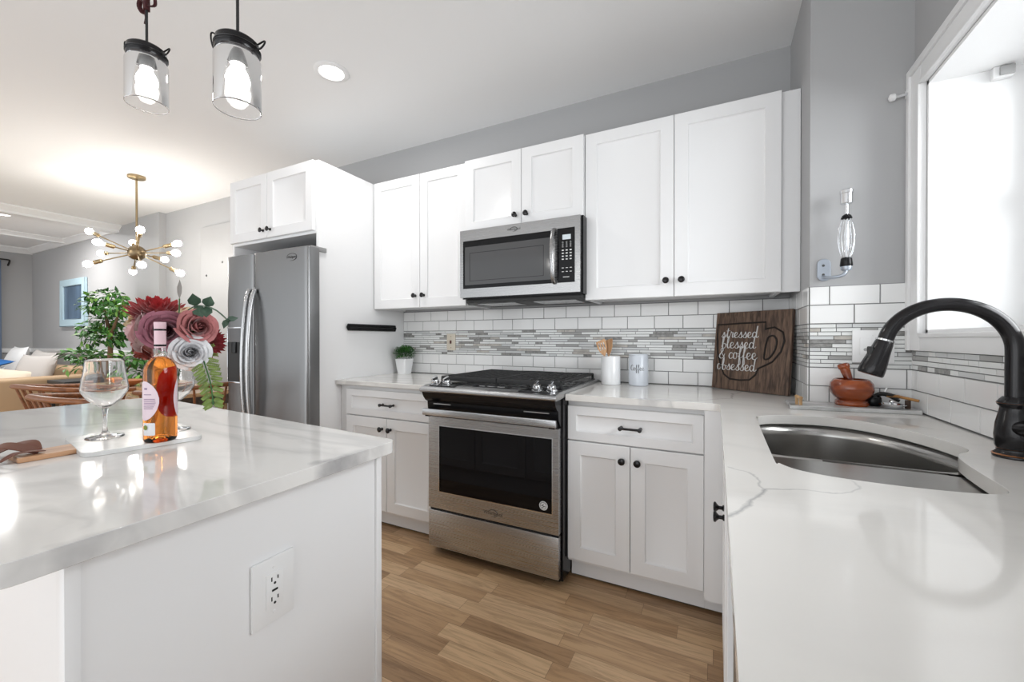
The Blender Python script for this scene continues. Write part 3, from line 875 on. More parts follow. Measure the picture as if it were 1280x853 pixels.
bm = nbm(); box(bm, fx0 - 0.004, fx1 + 0.004, 1.728, 1.742, 0.771, 0.806, 0.004); make('door_handle', bm, STEEL, door)
for (xa, xb) in ((fx0 + 0.005, fx0 + 0.035), (fx1 - 0.035, fx1 - 0.005)):
    bm = nbm(); box(bm, xa, xb, 1.742, DY + 0.02, 0.762, 0.80, 0.002); make('handle_mount', bm, BLACK, door)
bm = nbm(); lathe(bm, [(0, 0.0012), (0.019, 0.0012), (0.0215, 0.0), (0.0215, -0.002)], 32, (-0.728, DY + 0.003, 0.387), '-y'); bdg = make('badge', bm, PRINTW, door)
bm = nbm(); lathe(bm, [(0.0145, 0.0016), (0.016, 0.0016), (0.016, 0.001)], 28, (-0.728, DY + 0.003, 0.387), '-y')
for k, (x, z, l, a) in enumerate(((-0.004, 0.004, 0.016, 0.5), (0.002, -0.001, 0.018, -0.2), (-0.002, -0.006, 0.012, 0.6))):
    tube(bm, [(-0.728 + x - l / 2 * math.cos(a), DY + 0.0015, 0.387 + z - l / 2 * math.sin(a)), (-0.728 + x + l / 2 * math.cos(a), DY + 0.0015, 0.387 + z + l / 2 * math.sin(a))], 0.0013, 6)
for k in range(14):
    t_ = PI * (0.15 + 0.7 * k / 13)
    box(bm, -0.728 + 0.0182 * math.cos(t_) - 0.0008, -0.728 + 0.0182 * math.cos(t_) + 0.0008, DY + 0.001, DY + 0.0018, 0.387 + 0.0182 * math.sin(t_) - 0.001, 0.387 + 0.0182 * math.sin(t_) + 0.001)
make('badge_print', bm, BLACK, door)
t_ = text_front(text_bm('Whirlpool', 0.026)); lg = make('lettering', t_, LOGO, door, world=False, loc=(-1.0, DY - 0.0005, 0.30))
def swoosh(parent, c, w, h, y):
    bm = nbm(); P = []
    for k in range(25):
        a = -0.6 * PI + 1.75 * PI * k / 24
        P.append((c[0] + w / 2 * math.cos(a), y, c[1] + h / 2 * math.sin(a)))
    tube(bm, P, [0.0008 + 0.0014 * math.sin(PI * k / 24) for k in range(25)], 6)
    return make('logo_ring', bm, LOGO, parent)
swoosh(door, (-1.0, 0.3), 0.05, 0.036, DY - 0.0006)
bm = nbm(); box(bm, fx0, fx1, DY, DY + 0.035, 0.052, 0.25, 0.003); make('storage_drawer', bm, STEEL, rg)
bm = nbm(); box(bm, fx0 + 0.004, fx1 - 0.004, DY + 0.012, DY + 0.04, 0.25, 0.262); make('drawer_gap', bm, BLACKM, rg)
# grates
for gi, (xa, xb) in enumerate(((RX0 + 0.03, -1.029), (-1.024, RX1 - 0.03))):
    bm = nbm(); ya, yb = 1.875, 2.44; z = 0.962; r = 0.0062
    tube(bm, [(xa, ya, z), (xb, ya, z), (xb, yb, z), (xa, yb, z)], r * 1.15, 6, closed=True)
    n = 9
    for k in range(1, n):
        x = xa + (xb - xa) * k / n
        tube(bm, [(x, ya, z), (x, yb, z)], r * 0.85, 6)
    for k in range(1, 4):
        y = ya + (yb - ya) * k / 4
        tube(bm, [(xa, y, z - 0.004), (xb, y, z - 0.004)], r, 6)
    for (x, y) in ((xa, ya), (xb, ya), (xa, yb), (xb, yb), ((xa + xb) / 2, ya), ((xa + xb) / 2, yb)):
        tube(bm, [(x, y, z), (x, y, 0.9347)], 0.0075, 6)
    box(bm, xa, xb, ya - 0.012, ya - 0.002, 0.944, 0.968, 0.003)
    make('grate', bm, IRON, rg, angle=40)
for (x, y, s) in ((-1.22, 2.02, 1.0), (-1.22, 2.3, 0.8), (-1.027, 2.16, 1.1), (-0.83, 2.02, 1.1), (-0.83, 2.3, 0.8)):
    bm = nbm(); lathe(bm, [(0, 0.016), (0.03 * s, 0.016), (0.034 * s, 0.012), (0.034 * s, 0.008), (0.044 * s, 0.007), (0.044 * s, 0.0)], 24, (x, y, 0.9345)); make('burner', bm, IRON, rg)
for x in (-1.365, -1.29, -0.765, -0.69):
    bm = nbm(); c = (x, 1.795, 0.93)
    lathe(bm, [(0.027, 0), (0.027, 0.004), (0.021, 0.007), (0.02, 0.026), (0.018, 0.029), (0, 0.029)], 24, c)
    box(bm, x - 0.005, x + 0.005, 1.772, 1.818, 0.955, 0.973, 0.003)
    bmesh.ops.rotate(bm, cent=c, matrix=Matrix.Rotation(0.32, 3, 'X'), verts=bm.verts)
    make('control_knob', bm, CHROME, rg)
bm = nbm(); box(bm, -1.13, -0.92, 1.79, 1.84, 0.926, 0.9315, 0.002); make('touch_panel', bm, BLACK, rg)
bm = text_bm('0:00   Timer   Clock', 0.018); make('panel_print', bm, PRINTW, rg, world=False, loc=(-1.025, 1.815, 0.9317))

# ================================================================== MICROWAVE
mw = thing('microwave_oven', 'stainless over-the-range microwave hung below the short wall cabinet', 'microwave', (-1.02, 2.3, 1.42))
MY = 2.075
bm = nbm(); box(bm, -1.394, -0.632, MY + 0.03, YB - 0.008, 1.418, 1.835); make('casing', bm, BLACK, mw)
bm = nbm(); box(bm, -1.38, -0.645, MY + 0.05, YB - 0.02, 1.396, 1.418, 0.003); un_ = make('underside', bm, BLACKM, mw)
bm = nbm()
bm.free()
for x in (-1.21, -0.83):
    bm = nbm(); box(bm, x - 0.13, x + 0.13, MY + 0.12, MY + 0.30, 1.393, 1.397); make('vent_filter', bm, STEEL_DIM, un_)
# stainless face with openings for window and control panel
bm = nbm()
ox0, ox1, oz0, oz1 = -1.372, -0.798, 1.478, 1.765
px0, px1, pz0, pz1 = -0.768, -0.669, 1.478, 1.770
X0, X1, Z0, Z1 = -1.394, -0.64, 1.425, 1.830
for a in ((X0, ox0, Z0, Z1), (ox1, px0, Z0, Z1), (px1, X1, Z0, Z1), (ox0, ox1, Z0, oz0), (ox0, ox1, oz1, Z1), (px0, px1, Z0, pz0), (px0, px1, pz1, Z1)):
    box(bm, a[0], a[1], MY, MY + 0.0295, a[2], a[3])
make('front_frame', bm, STEEL_DIM, mw)
bm = nbm(); box(bm, ox0, ox1, MY + 0.003, MY + 0.028, oz0, oz1); dg = make('door_window', bm, DGLASS, mw)
bm = nbm(); box(bm, ox0 + 0.012, ox1 - 0.004, MY + 0.0025, MY + 0.0035, oz0 + 0.022, oz1 - 0.036); make('window_screen', bm, MWGLASS, dg)
bm = nbm()
for a in ((ox0 + 0.045, ox1 - 0.05, oz0 + 0.045, oz0 + 0.047), (ox0 + 0.045, ox1 - 0.05, oz1 - 0.075, oz1 - 0.073), (ox0 + 0.045, ox0 + 0.047, oz0 + 0.045, oz1 - 0.073), (ox1 - 0.052, ox1 - 0.05, oz0 + 0.045, oz1 - 0.073)):
    box(bm, a[0], a[1], MY + 0.0018, MY + 0.003, a[2], a[3])
make('inner_line', bm, BLACK, dg)
bm = nbm(); box(bm, px0, px1, MY + 0.001, MY + 0.028, pz0, pz1); cp = make('control_panel', bm, DGLASS, mw)
bm = nbm(); box(bm, -0.738, -0.692, MY - 0.0005, MY + 0.002, 1.708, 1.734); make('display', bm, DISPLAY, cp)
for r_ in range(4):
    for c_ in range(3):
        bm = nbm(); box(bm, -0.742 + c_ * 0.022, -0.731 + c_ * 0.022, MY, MY + 0.0015, 1.60 + r_ * 0.016, 1.606 + r_ * 0.016); make('key', bm, PRINTW, cp)
for r_ in range(3):
    for c_ in range(3):
        bm = nbm(); lathe(bm, [(0.0032, 0.001), (0.0042, 0.001), (0.0042, 0)], 10, (-0.737 + c_ * 0.022, MY + 0.001, 1.671 + r_ * 0.011), '-y'); make('round_key', bm, PRINTW, cp)
for r_ in range(2):
    for c_ in range(3):
        bm = nbm(); box(bm, -0.742 + c_ * 0.022, -0.730 + c_ * 0.022, MY, MY + 0.0015, 1.535 + r_ * 0.02, 1.538 + r_ * 0.02); make('key', bm, PRINTW, cp)
bm = nbm(); box(bm, -0.735, -0.70, MY, MY + 0.0015, 1.506, 1.509); make('key', bm, PRINTW, cp)
hp = [(-0.783, MY - 0.004, 1.478), (-0.784, MY - 0.022, 1.50), (-0.785, MY - 0.036, 1.55), (-0.785, MY - 0.042, 1.625), (-0.785, MY - 0.036, 1.70), (-0.784, MY - 0.022, 1.748), (-0.783, MY - 0.004, 1.768)]
bm = nbm(); tube(bm, smooth_pts(hp, 4), 0.0125, 12, flat=0.7); make('door_handle', bm, STEEL_DIM, mw, angle=60)
make('lettering', text_front(text_bm('Whirlpool', 0.02)), LOGO, mw, world=False, loc=(-1.03, MY - 0.0005, 1.80))
swoosh(mw, (-1.03, 1.80), 0.045, 0.024, MY - 0.0006)

# ================================================================== REFRIGERATOR
fr = thing('refrigerator', 'stainless side-by-side refrigerator inside the tall white enclosure', 'refrigerator', (-2.6, 2.0, 0))
FYF = 1.62
bm = nbm(); box(bm, -3.0, -2.245, 1.715, 2.44, 0.02, 1.715); box(bm, -2.95, -2.3, 1.8, 2.4, 0.0, 0.02)
make('body', bm, mat('fridge_side_grey', (0.16, 0.16, 0.165), 0.4), fr)
def fdoor(x0, x1, hole=None):
    bm = nbm(); n = 10; z0, z1 = 0.06, 1.733
    # gently crowned front with rounded vertical edges
    prof = [(x0, 1.708), (x0, FYF + 0.022), (x0 + 0.004, FYF + 0.012), (x0 + 0.014, FYF + 0.005)]
    for k in range(n + 1):
        s = k / n; x = x0 + 0.03 + (x1 - x0 - 0.06) * s
        prof.append((x, FYF + 0.002 - 0.004 * math.sin(PI * s)))
    prof += [(x1 - 0.014, FYF + 0.005), (x1 - 0.004, FYF + 0.012), (x1, FYF + 0.022), (x1, 1.708)]
    prism(bm, prof, 'z', z0, z1)
    return bm
o = make('refrigerator_door', fdoor(-2.705, -2.18), STEELV, fr, angle=40)
make('lettering', text_front(text_bm('Whirlpool', 0.021)), LOGO, o, world=False, loc=(-2.315, FYF - 0.0015, 1.676))
swoosh(o, (-2.315, 1.676), 0.09, 0.045, FYF - 0.0012)
fz = make('freezer_door', fdoor(-3.008, -2.709), STEELV, fr, angle=40)
bm = nbm()
for a in ((-2.985, -2.977, 0.885, 1.255), (-2.829, -2.821, 0.885, 1.255), (-2.985, -2.821, 1.248, 1.256), (-2.985, -2.821, 0.878, 0.888)): box(bm, a[0], a[1], FYF - 0.008, FYF + 0.01, a[2], a[3], 0.002)
dp = make('dispenser_bezel', bm, CHROME, fz)
bm = nbm(); box(bm, -2.978, -2.828, FYF - 0.006, FYF + 0.004, 1.155, 1.249, 0.002); make('dispenser_control', bm, mat('dispenser_grey', (0.12, 0.12, 0.125), 0.3), dp)
bm = nbm(); box(bm, -2.978, -2.828, FYF - 0.0035, FYF + 0.004, 0.888, 1.155); make('dispenser_cavity', bm, BLACKM, dp)
bm = nbm(); box(bm, -2.93, -2.88, FYF - 0.012, FYF - 0.003, 1.08, 1.155, 0.004); make('dispenser_paddle', bm, BLACK, dp)
for (x, pr) in ((-2.726, fz), (-2.668, o)):
    hp = []
    for k in range(17):
        s = k / 16; zz = 1.5 - 1.0 * s
        hp.append((x, FYF - 0.008 - 0.05 * math.sin(PI * s) ** 0.6, zz))
    bm = nbm(); tube(bm, hp, 0.0135, 12); make('door_handle', bm, STEEL, pr, angle=60)
bm = nbm(); box(bm, -2.28, -2.19, 1.66, 1.77, 1.7165, 1.745, 0.004); make('hinge_cover', bm, mat('hinge_grey', (0.3, 0.3, 0.3), 0.4), fr)

# ================================================================== ISLAND
isl = thing('kitchen_island', 'white painted kitchen island carrying the marble-look top', 'island', (-1.5, 0.5, 0))
bm = nbm(); box(bm, -2.2, -0.79, 0.236, 0.782, 0.0, 0.8838); make('cabinet_box', bm, WHITE, isl)
bm = nbm(); box(bm, -0.812, -0.787, 0.219, 0.2355, 0.0, 0.8838, 0.001); make('corner_stile', bm, WHITE, isl)
bm = nbm(); box(bm, -0.812, -0.784, 0.7825, 0.8, 0.0, 0.8838, 0.001); make('corner_stile', bm, WHITE, isl)
for (xa, xb) in ((-0.83, -1.27), (-1.275, -1.715), (-1.72, -2.16)):
    o = local('door', shaker_bm(xa - xb, 0.72, 0.018), WHITE, isl, rot=(0, 0, PI)); o.location = Vector((xa, 0.8008, 0.13)) - wloc(isl)
bm = nbm()
A_, B_, C_, D_ = Vector((-0.738, 0.142)), Vector((-0.738, 0.808)), Vector((-2.27, 0.92)), Vector((-2.31, 0.142))
def round_poly(P, r, n=6):
    outp = []
    for i in range(len(P)):
        p, a, b_ = P[i], P[i - 1], P[(i + 1) % len(P)]
        u, v = (a - p).normalized(), (b_ - p).normalized()
        s, e = p + u * r, p + v * r
        for k in range(n + 1):
            t = k / n; q = s * (1 - t) ** 2 + p * 2 * t * (1 - t) + e * t * t; outp.append((q.x, q.y))
    return outp
poly(bm, round_poly([A_, B_, C_, D_], 0.03), [], 0.884, 0.914)
tag(make('island_worktop', bm, QUARTZ_ISL, loc=(0, 0, 0), bevel=0.004), 'white veined quartz top of the kitchen island', 'countertop')


def outlet(name, label, c, axis, w, h, kind):
    """axis: '+x' plate faces +x, '-y' plate faces -y"""
    rot = PI / 2 if axis == '+x' else 0
    t = thing(name, label, 'outlet' if kind != 'switch' else 'switch', c, rot)
    bm = nbm(); box(bm, -w / 2, w / 2, -0.006, 0.0, -h / 2, h / 2, 0.002); local('cover_plate', bm, PLASTICW if kind != 'beige' else mat('ivory_plastic', (0.66, 0.6, 0.5), 0.35), t)
    if kind == 'duplex':
        bm = nbm(); box(bm, -0.0168, 0.0168, -0.0085, -0.005, -0.0335, 0.0335, 0.001); rc = local('receptacle', bm, PLASTICW, t)
        bm = nbm()
        for s in (1, -1):
            z = 0.0195 * s
            box(bm, -0.0075, -0.0052, -0.0089, -0.008, z - 0.001, z + 0.007); box(bm, 0.0052, 0.0075, -0.0089, -0.008, z, z + 0.007)
            lathe(bm, [(0, 0.0004), (0.0026, 0.0004), (0.0026, 0)], 12, (0, -0.0085, z - 0.006), '-y')
        box(bm, -0.006, 0.006, -0.0092, -0.008, -0.002, 0.002); local('slot', bm, SLOT, rc)
    if kind == 'beige':
        bm = nbm(); box(bm, -0.005, 0.005, -0.016, -0.005, -0.012, 0.012, 0.002); local('toggle', bm, mat('brown_toggle', (0.12, 0.04, 0.03), 0.4), t)
    if kind == 'switch':
        for x in (-0.023, 0.023):
            bm = nbm(); box(bm, x - 0.0165, x + 0.0165, -0.0085, -0.005, -0.033, 0.033, 0.001); local('rocker', bm, PLASTICW, t)
            bm = nbm(); lathe(bm, [(0, 0.001), (0.005, 0.001), (0.006, 0)], 14, (x, -0.0085, -0.012), '-y'); local('button', bm, mat('grey_plastic', (0.4, 0.4, 0.4), 0.4), t)
    bm = nbm()
    for z in (h / 2 - 0.02, -h / 2 + 0.02): lathe(bm, [(0, 0.001), (0.003, 0.0008), (0.0034, 0)], 12, (0, -0.006, z), '-y')
    local('screw', bm, PLASTICW if kind != 'beige' else BRASS, t)
    return t


outlet('duplex_outlet', 'white duplex outlet on the side of the kitchen island', (-0.7895, 0.509, 0.679), '+x', 0.086, 0.128, 'duplex')
outlet('wall_switch', 'ivory toggle switch plate in the mosaic left of the range', (-1.745, YB - 0.0065, 1.153), '-y', 0.075, 0.122, 'beige')
outlet('wall_switch', 'white double switch plate in the mosaic behind the mortar', (0.530, 2.0 - 0.0066, 1.147), '-y', 0.124, 0.124, 'switch')

# ================================================================== CEILING LIGHTS
def downlight(label, x, y, group='recessed ceiling lights', z=ZC, watts=None):
    t = thing('recessed_light', label, 'ceiling light', (x, y, z))
    bm = nbm(); lathe(bm, [(0.062, 0.0), (0.09, 0.0), (0.092, -0.003), (0.085, -0.008), (0.066, -0.01), (0.062, -0.004)], 40, (0, 0, 0)); bmesh.ops.recalc_face_normals(bm, faces=bm.faces[:]); local('trim_ring', bm, TRIMW, t)
    bm = nbm(); lathe(bm, [(0, -0.0085), (0.04, -0.0075), (0.0615, -0.0045), (0.0615, -0.001), (0, -0.001)], 40, (0, 0, 0)); local('lens', bm, LENS, t)
    l = bpy.data.lights.new('downlight', 'AREA'); l.shape = 'DISK'; l.size = 0.12; l.energy = watts or DOWNLIGHT_W; l.color = (1, 0.99, 0.97); l.spread = PI
    lo = bpy.data.objects.new('downlight', l); COL.objects.link(lo); lo.parent = t; lo.location = (0, 0, -0.02)
    if group: t['group'] = group
    return t
downlight('round recessed light in the kitchen ceiling right of the jar pendants', -1.92, 1.585, group=None)
downlight('round recessed light in the living room ceiling beyond the crown beam', -7.6, 1.62, group=None, watts=38)

def jar_pendant(label, x, y, ztop_glass, bow=False):
    """mason jar pendant; z = top of the glass"""
    t = thing('jar_pendant', label, 'pendant light', (x, y, ZC))
    z = ztop_glass
    R0 = 0.0465; hh = 0.128
    bm = nbm()
    lathe(bm, [(0.037, 0.0), (0.040, -0.006), (R0, -0.016), (R0, -hh)], 40, (x, y, z))
    jar = make('jar_shade', bm, JAR, t, angle=60)
    for (r_, z_, t_) in ((R0 - 0.0006, z - hh, 0.0011), (0.041, z - 0.008, 0.0012)):
        bm = nbm(); tube(bm, [(x + r_ * math.cos(a), y + r_ * math.sin(a), z_) for a in [2 * PI * k / 40 for k in range(40)]], t_, 6, closed=True); make('glass_lip', bm, LIP, jar)
    bm = nbm(); lathe(bm, [(0, 0.027), (0.014, 0.027), (0.016, 0.0255), (0.0395, 0.025), (0.0425, 0.022), (0.0425, 0.014), (0.0445, 0.012), (0.0445, 0.0), (0.0425, -0.004), (0.038, -0.004), (0.038, 0.0), (0, 0.002)], 40, (x, y, z))
    lid = make('jar_lid', bm, BRONZE, t, angle=40)
    bm = nbm()
    for s in (-1, 1):
        def Q(r_, q_, z_): return Vector((x, y, z + z_)) + Vector((math.cos(YAW), math.sin(YAW), 0)) * s * r_ + Vector((-math.sin(YAW), math.cos(YAW), 0)) * q_
        kz = 1.0 if s < 0 else 0.45
        tube(bm, smooth_pts([Q(0.043, -0.004, 0.003), Q(0.053, -0.002, 0.008), Q(0.060, 0, 0.010 + 0.020 * kz), Q(0.060, 0.002, 0.012 + 0.034 * kz), Q(0.048, 0.006, 0.012 + 0.030 * kz), Q(0.034, 0.01, 0.014 + 0.016 * kz), Q(0.036, 0.012, 0.02)], 4), 0.0019, 6)
    for z_ in (0.004, 0.0085):
        tube(bm, [(x + 0.0448 * math.cos(a), y + 0.0448 * math.sin(a), z + z_) for a in [2 * PI * k / 40 for k in range(40)]], 0.0013, 6, closed=True)
    make('bail_wire', bm, BRONZE, lid)
    bm = nbm(); tube(bm, [(x, y, z + 0.026), (x, y, ZC - 0.02)], 0.0032, 8); cord = make('cord', bm, BLACKM, t)
    bm = nbm(); lathe(bm, [(0, 0), (0.055, 0), (0.06, -0.006), (0.055, -0.022), (0, -0.024)], 32, (x, y, ZC)); make('canopy', bm, BRONZE, t)
    bm = nbm(); lathe(bm, [(0, 0.0), (0.017, 0.0), (0.017, -0.026), (0.015, -0.03), (0, -0.03)], 24, (x, y, z + 0.002)); make('socket', bm, mat('socket_grey', (0.12, 0.12, 0.12), 0.4), t)
    bm = nbm(); lathe(bm, [(0.012, 0.0), (0.013, -0.008), (0.02, -0.022), (0.024, -0.036), (0.022, -0.05), (0.014, -0.06), (0, -0.064)], 24, (x, y, z - 0.026)); b = make('bulb', bm, HOTBULB, t, angle=60)
    if bow:
        bm = nbm(); zz = z + 0.142
        for s in (-1, 1):
            tube(bm, smooth_pts([(x, y, zz), (x + s * 0.02, y - 0.004, zz + 0.02), (x + s * 0.04, y, zz + 0.012), (x + s * 0.03, y + 0.006, zz - 0.006), (x, y, zz)], 4), 0.006, 6, flat=0.4)
        tube(bm, smooth_pts([(x, y, zz), (x - 0.01, y, zz - 0.015), (x - 0.006, y, zz - 0.03), (x - 0.012, y, zz - 0.045)], 3), 0.0018, 6)
        tube(bm, [(x, y, zz - 0.012), (x, y, zz + 0.012)], 0.008, 8)
        make('ribbon_knot', bm, mat('dark_red_ribbon', (0.05, 0.006, 0.008), 0.6), cord)
    return t
jar_pendant('left glass jar pendant with a dark red knot on its cord', -1.39, 0.55, 1.942, True)
jar_pendant('right glass jar pendant hanging lower, on a plain black cord', -0.972, 0.55, 1.826, False)

# ================================================================== CHANDELIER
HUB = Vector((-4.75, 1.80, 1.965))
ch = thing('sputnik_chandelier', 'brass starburst chandelier with bare glowing bulbs over the dining table', 'chandelier', (HUB.x, HUB.y, ZC))
bm = nbm(); lathe(bm, [(0, 0), (0.062, 0), (0.065, -0.004), (0.065, -0.02), (0.055, -0.026), (0, -0.026)], 36, (HUB.x, HUB.y, ZC)); make('canopy', bm, BRASS, ch)
bm = nbm(); tube(bm, [(HUB.x, HUB.y, ZC - 0.02), (HUB.x, HUB.y, HUB.z)], 0.0085, 12); make('stem', bm, BRASS, ch)
bm = nbm(); bmesh.ops.create_uvsphere(bm, u_segments=24, v_segments=14, radius=0.068)
for v in bm.verts: v.co += HUB
make('hub', bm, mat('dark_brass', (0.2, 0.15, 0.09), 0.4, 1.0), ch)
RV = Vector((math.cos(YAW), math.sin(YAW), 0)); RAY = (HUB - Vector((0, 0, CAM_H))).normalized()
for (du, dz, dd) in ((-0.44, 0.20, 0.12), (-0.335, 0.09, -0.32), (-0.35, -0.005, 0.33), (-0.44, -0.10, -0.12), (-0.04, 0.10, 0.44), (0.03, 0.195, -0.40), (-0.04, -0.185, 0.40), (0.04, -0.10, -0.44), (0.385, 0.09, 0.18), (0.335, 0.0, -0.30), (0.27, -0.065, 0.35), (0.385, -0.18, -0.12)):
    d = RV * du + Vector((0, 0, dz)) + RAY * dd
    L = d.length; d = d.normalized()
    bm = nbm(); tube(bm, [HUB + d * 0.05, HUB + d * (L - 0.105)], 0.0055, 8); arm = make('arm', bm, BRASS, ch)
    bm = nbm(); tube(bm, [HUB + d * (L - 0.115), HUB + d * (L - 0.108), HUB + d * (L - 0.05), HUB + d * (L - 0.045)], [0.012, 0.0175, 0.0175, 0.016], 14); make('socket', bm, BRASS, arm)
    bm = nbm(); c = HUB + d * L
    tube(bm, [c - d * 0.045, c - d * 0.035, c - d * 0.018, c, c + d * 0.018, c + d * 0.03, c + d * 0.034], [0.012, 0.014, 0.024, 0.03, 0.025, 0.012, 0.002], 16); make('bulb', bm, WARMBULB, arm, angle=70)

# ================================================================== COUNTER ITEMS
CT = 0.9142
# script lettering strokes, x-height 1
GLY = {
 'e': ([[(0, .3), (.3, .42), (.56, .68), (.45, .98), (.2, .9), (.08, .5), (.2, .08), (.5, .02), (.85, .3)]], .82),
 's': ([[(-.02, .2), (.25, .6), (.42, 1.05), (.5, .72), (.62, .35), (.48, .02), (.2, .02), (.1, .18)], [(.52, .05), (.85, .3)]], .8),
 't': ([[(0, .3), (.25, .9), (.42, 1.75), (.3, .9), (.28, .2), (.45, .0), (.75, .3)], [(.05, 1.25), (.7, 1.3)]], .7),
 'r': ([[(0, .25), (.18, .75), (.26, 1.12), (.34, .92), (.62, .92), (.54, .4), (.6, .04), (.88, .3)]], .84),
 'd': ([[(.62, .78), (.4, 1.0), (.12, .75), (.08, .3), (.3, 0), (.58, .3), (.78, 1.2), (.86, 2.0), (.72, .7), (.74, .1), (.95, .06), (1.12, .3)]], 1.08),
 'b': ([[(0, .25), (.3, 1.0), (.42, 1.8), (.28, 1.98), (.2, 1.3), (.17, .5), (.25, .03), (.52, .0), (.72, .38), (.6, .8), (.36, .72)], [(.66, .68), (.98, .62)]], .92),
 'l': ([[(0, .3), (.3, 1.1), (.42, 1.8), (.28, 1.95), (.16, 1.3), (.14, .4), (.3, 0), (.62, .3)]], .58),
 'c': ([[(.6, .8), (.4, 1.0), (.12, .7), (.1, .25), (.35, 0), (.75, .3)]], .72),
 'o': ([[(.5, .97), (.2, .95), (.08, .5), (.2, .05), (.5, .05), (.62, .5), (.5, .97), (.6, .8), (.92, .84)]], .84),
 'f': ([[(0, .3), (.35, 1.1), (.5, 1.8), (.36, 1.98), (.26, 1.3), (.2, -.3), (.27, -.9), (.42, -.65), (.36, -.05), (.32, .15), (.72, .35)]], .66),
 '&': ([[(1.0, .1), (.5, .8), (.25, 1.35), (.45, 1.65), (.62, 1.3), (.2, .7), (.08, .3), (.35, 0), (.75, .2), (.95, .75)]], 1.3),
 'C': ([[(.95, 1.5), (.72, 1.85), (.3, 1.55), (.1, .8), (.3, .08), (.7, .05), (1.05, .35)]], 1.05),
 ' ': ([], .35)}


def script_strokes(word):
    x = 0; outp = []
    for c in word:
        st, adv = GLY[c]
        for s in st: outp.append([(p[0] + x, p[1]) for p in s])
        x += adv
    return outp, x


def script_bm(word, width, r, mapf, flat=0.6):
    """mapf(x,y)->Vector ; scaled so the word is `width` wide, centred, baseline y=0"""
    st, w = script_strokes(word); k = width / w; bm = nbm()
    for s in st:
        P = smooth_pts([(p[0], p[1], 0) for p in s], 5)
        n = len(P)
        rad = []
        for i in range(n):
            d = P[min(i + 1, n - 1)] - P[max(i - 1, 0)]
            rad.append(r * (0.62 + 0.55 * max(0.0, -d.y / (d.length + 1e-9))))
        tube(bm, [mapf((p.x - w / 2) * k, p.y * k) for p in P], rad, 6, flat=flat)
    return bm


# utensil crock + spatulas
c0 = Vector((-0.545, 2.36, CT)); R1 = 0.054
ck = thing('utensil_crock', 'plain white ceramic crock holding wooden spatulas, right of the range', 'crock', c0)
bm = nbm(); lathe(bm, [(0, 0), (R1 - 0.003, 0), (R1, 0.003), (R1, 0.160), (R1 - 0.002, 0.163), (R1 - 0.006, 0.160), (R1 - 0.006, 0.006), (0, 0.006)], 48, c0); make('body', bm, CERAMIC, ck, angle=40)
bm = nbm(); lathe(bm, [(R1 - 0.002, 0), (R1 + 0.0008, 0.0), (R1 + 0.0008, 0.006), (R1 - 0.002, 0.006)], 48, c0 + Vector((0, 0, 0.0035))); make('foot_ring', bm, CERAMIC, ck)
def spatula(name, label, base, top, w, slots, tilt):
    base, top = Vector(base), Vector(top); t = thing(name, label, 'spatula', base)
    d = (top - base).normalized(); L = (top - base).length
    side = Vector((math.cos(tilt), math.sin(tilt), 0)); side = (side - d * side.dot(d)).normalized(); nn = side.cross(d)
    bm = nbm(); tube(bm, [base, base + d * (L - 0.09)], 0.006, 10, flat=0.7); make('handle', bm, SPATW, t)
    bm = nbm(); o2 = base + d * (L - 0.092)
    outl = [(-0.007, 0), (0.007, 0), (w * 0.35, 0.02), (w * 0.5, 0.045), (w * 0.5, 0.088), (w * 0.4, 0.094), (-w * 0.5, 0.084), (-w * 0.5, 0.045), (-w * 0.35, 0.02)]
    holes = [[(x - 0.003, 0.03), (x - 0.003, 0.075), (x + 0.003, 0.075), (x + 0.003, 0.03)] for x in ((-0.014, 0.0, 0.014) if slots else ())]
    poly(bm, outl, holes, -0.002, 0.002)
    for v in bm.verts: v.co = o2 + side * v.co.x + d * v.co.y + nn * v.co.z
    make('blade', bm, SPATW, t)
spatula('wooden_spatula', 'slotted wooden spatula leaning left in the white crock', (-0.535, 2.35, CT + 0.0075), (-0.610, 2.375, CT + 0.255), 0.056, True, 0.25)
spatula('wooden_spatula', 'solid wooden spatula standing behind the slotted one in the white crock', (-0.565, 2.375, CT + 0.0075), (-0.562, 2.393, CT + 0.262), 0.05, False, -0.5)
# coffee canister
c0 = Vector((-0.392, 2.372, CT)); R1 = 0.053
cn = thing('coffee_canister', 'pale blue-grey ceramic canister lettered Coffee, beside the utensil crock', 'canister', c0)
bm = nbm(); lathe(bm, [(0, 0), (R1 - 0.004, 0), (R1, 0.004), (R1, 0.166), (R1 - 0.003, 0.17), (0, 0.17)], 48, c0); make('body', bm, mat('blue_white_ceramic', (0.66, 0.70, 0.76), 0.25, coat=0.2), cn, angle=40)
bm = nbm(); lathe(bm, [(R1 - 0.004, 0.17), (R1 - 0.0005, 0.1705), (R1 - 0.001, 0.176), (R1 - 0.006, 0.178), (0, 0.178)], 48, c0); make('lid', bm, mat('blue_white_ceramic'), cn, angle=40)
ang0 = math.atan2(-c0.y, -c0.x) - 0.12
bm = script_bm('Coffee', 0.078, 0.0019, lambda x, y: c0 + Vector(((R1 + 0.0002) * math.cos(ang0 + x / R1), (R1 + 0.0002) * math.sin(ang0 + x / R1), 0.087 + y)), flat=0.5)
make('lettering', bm, SLOT, cn)

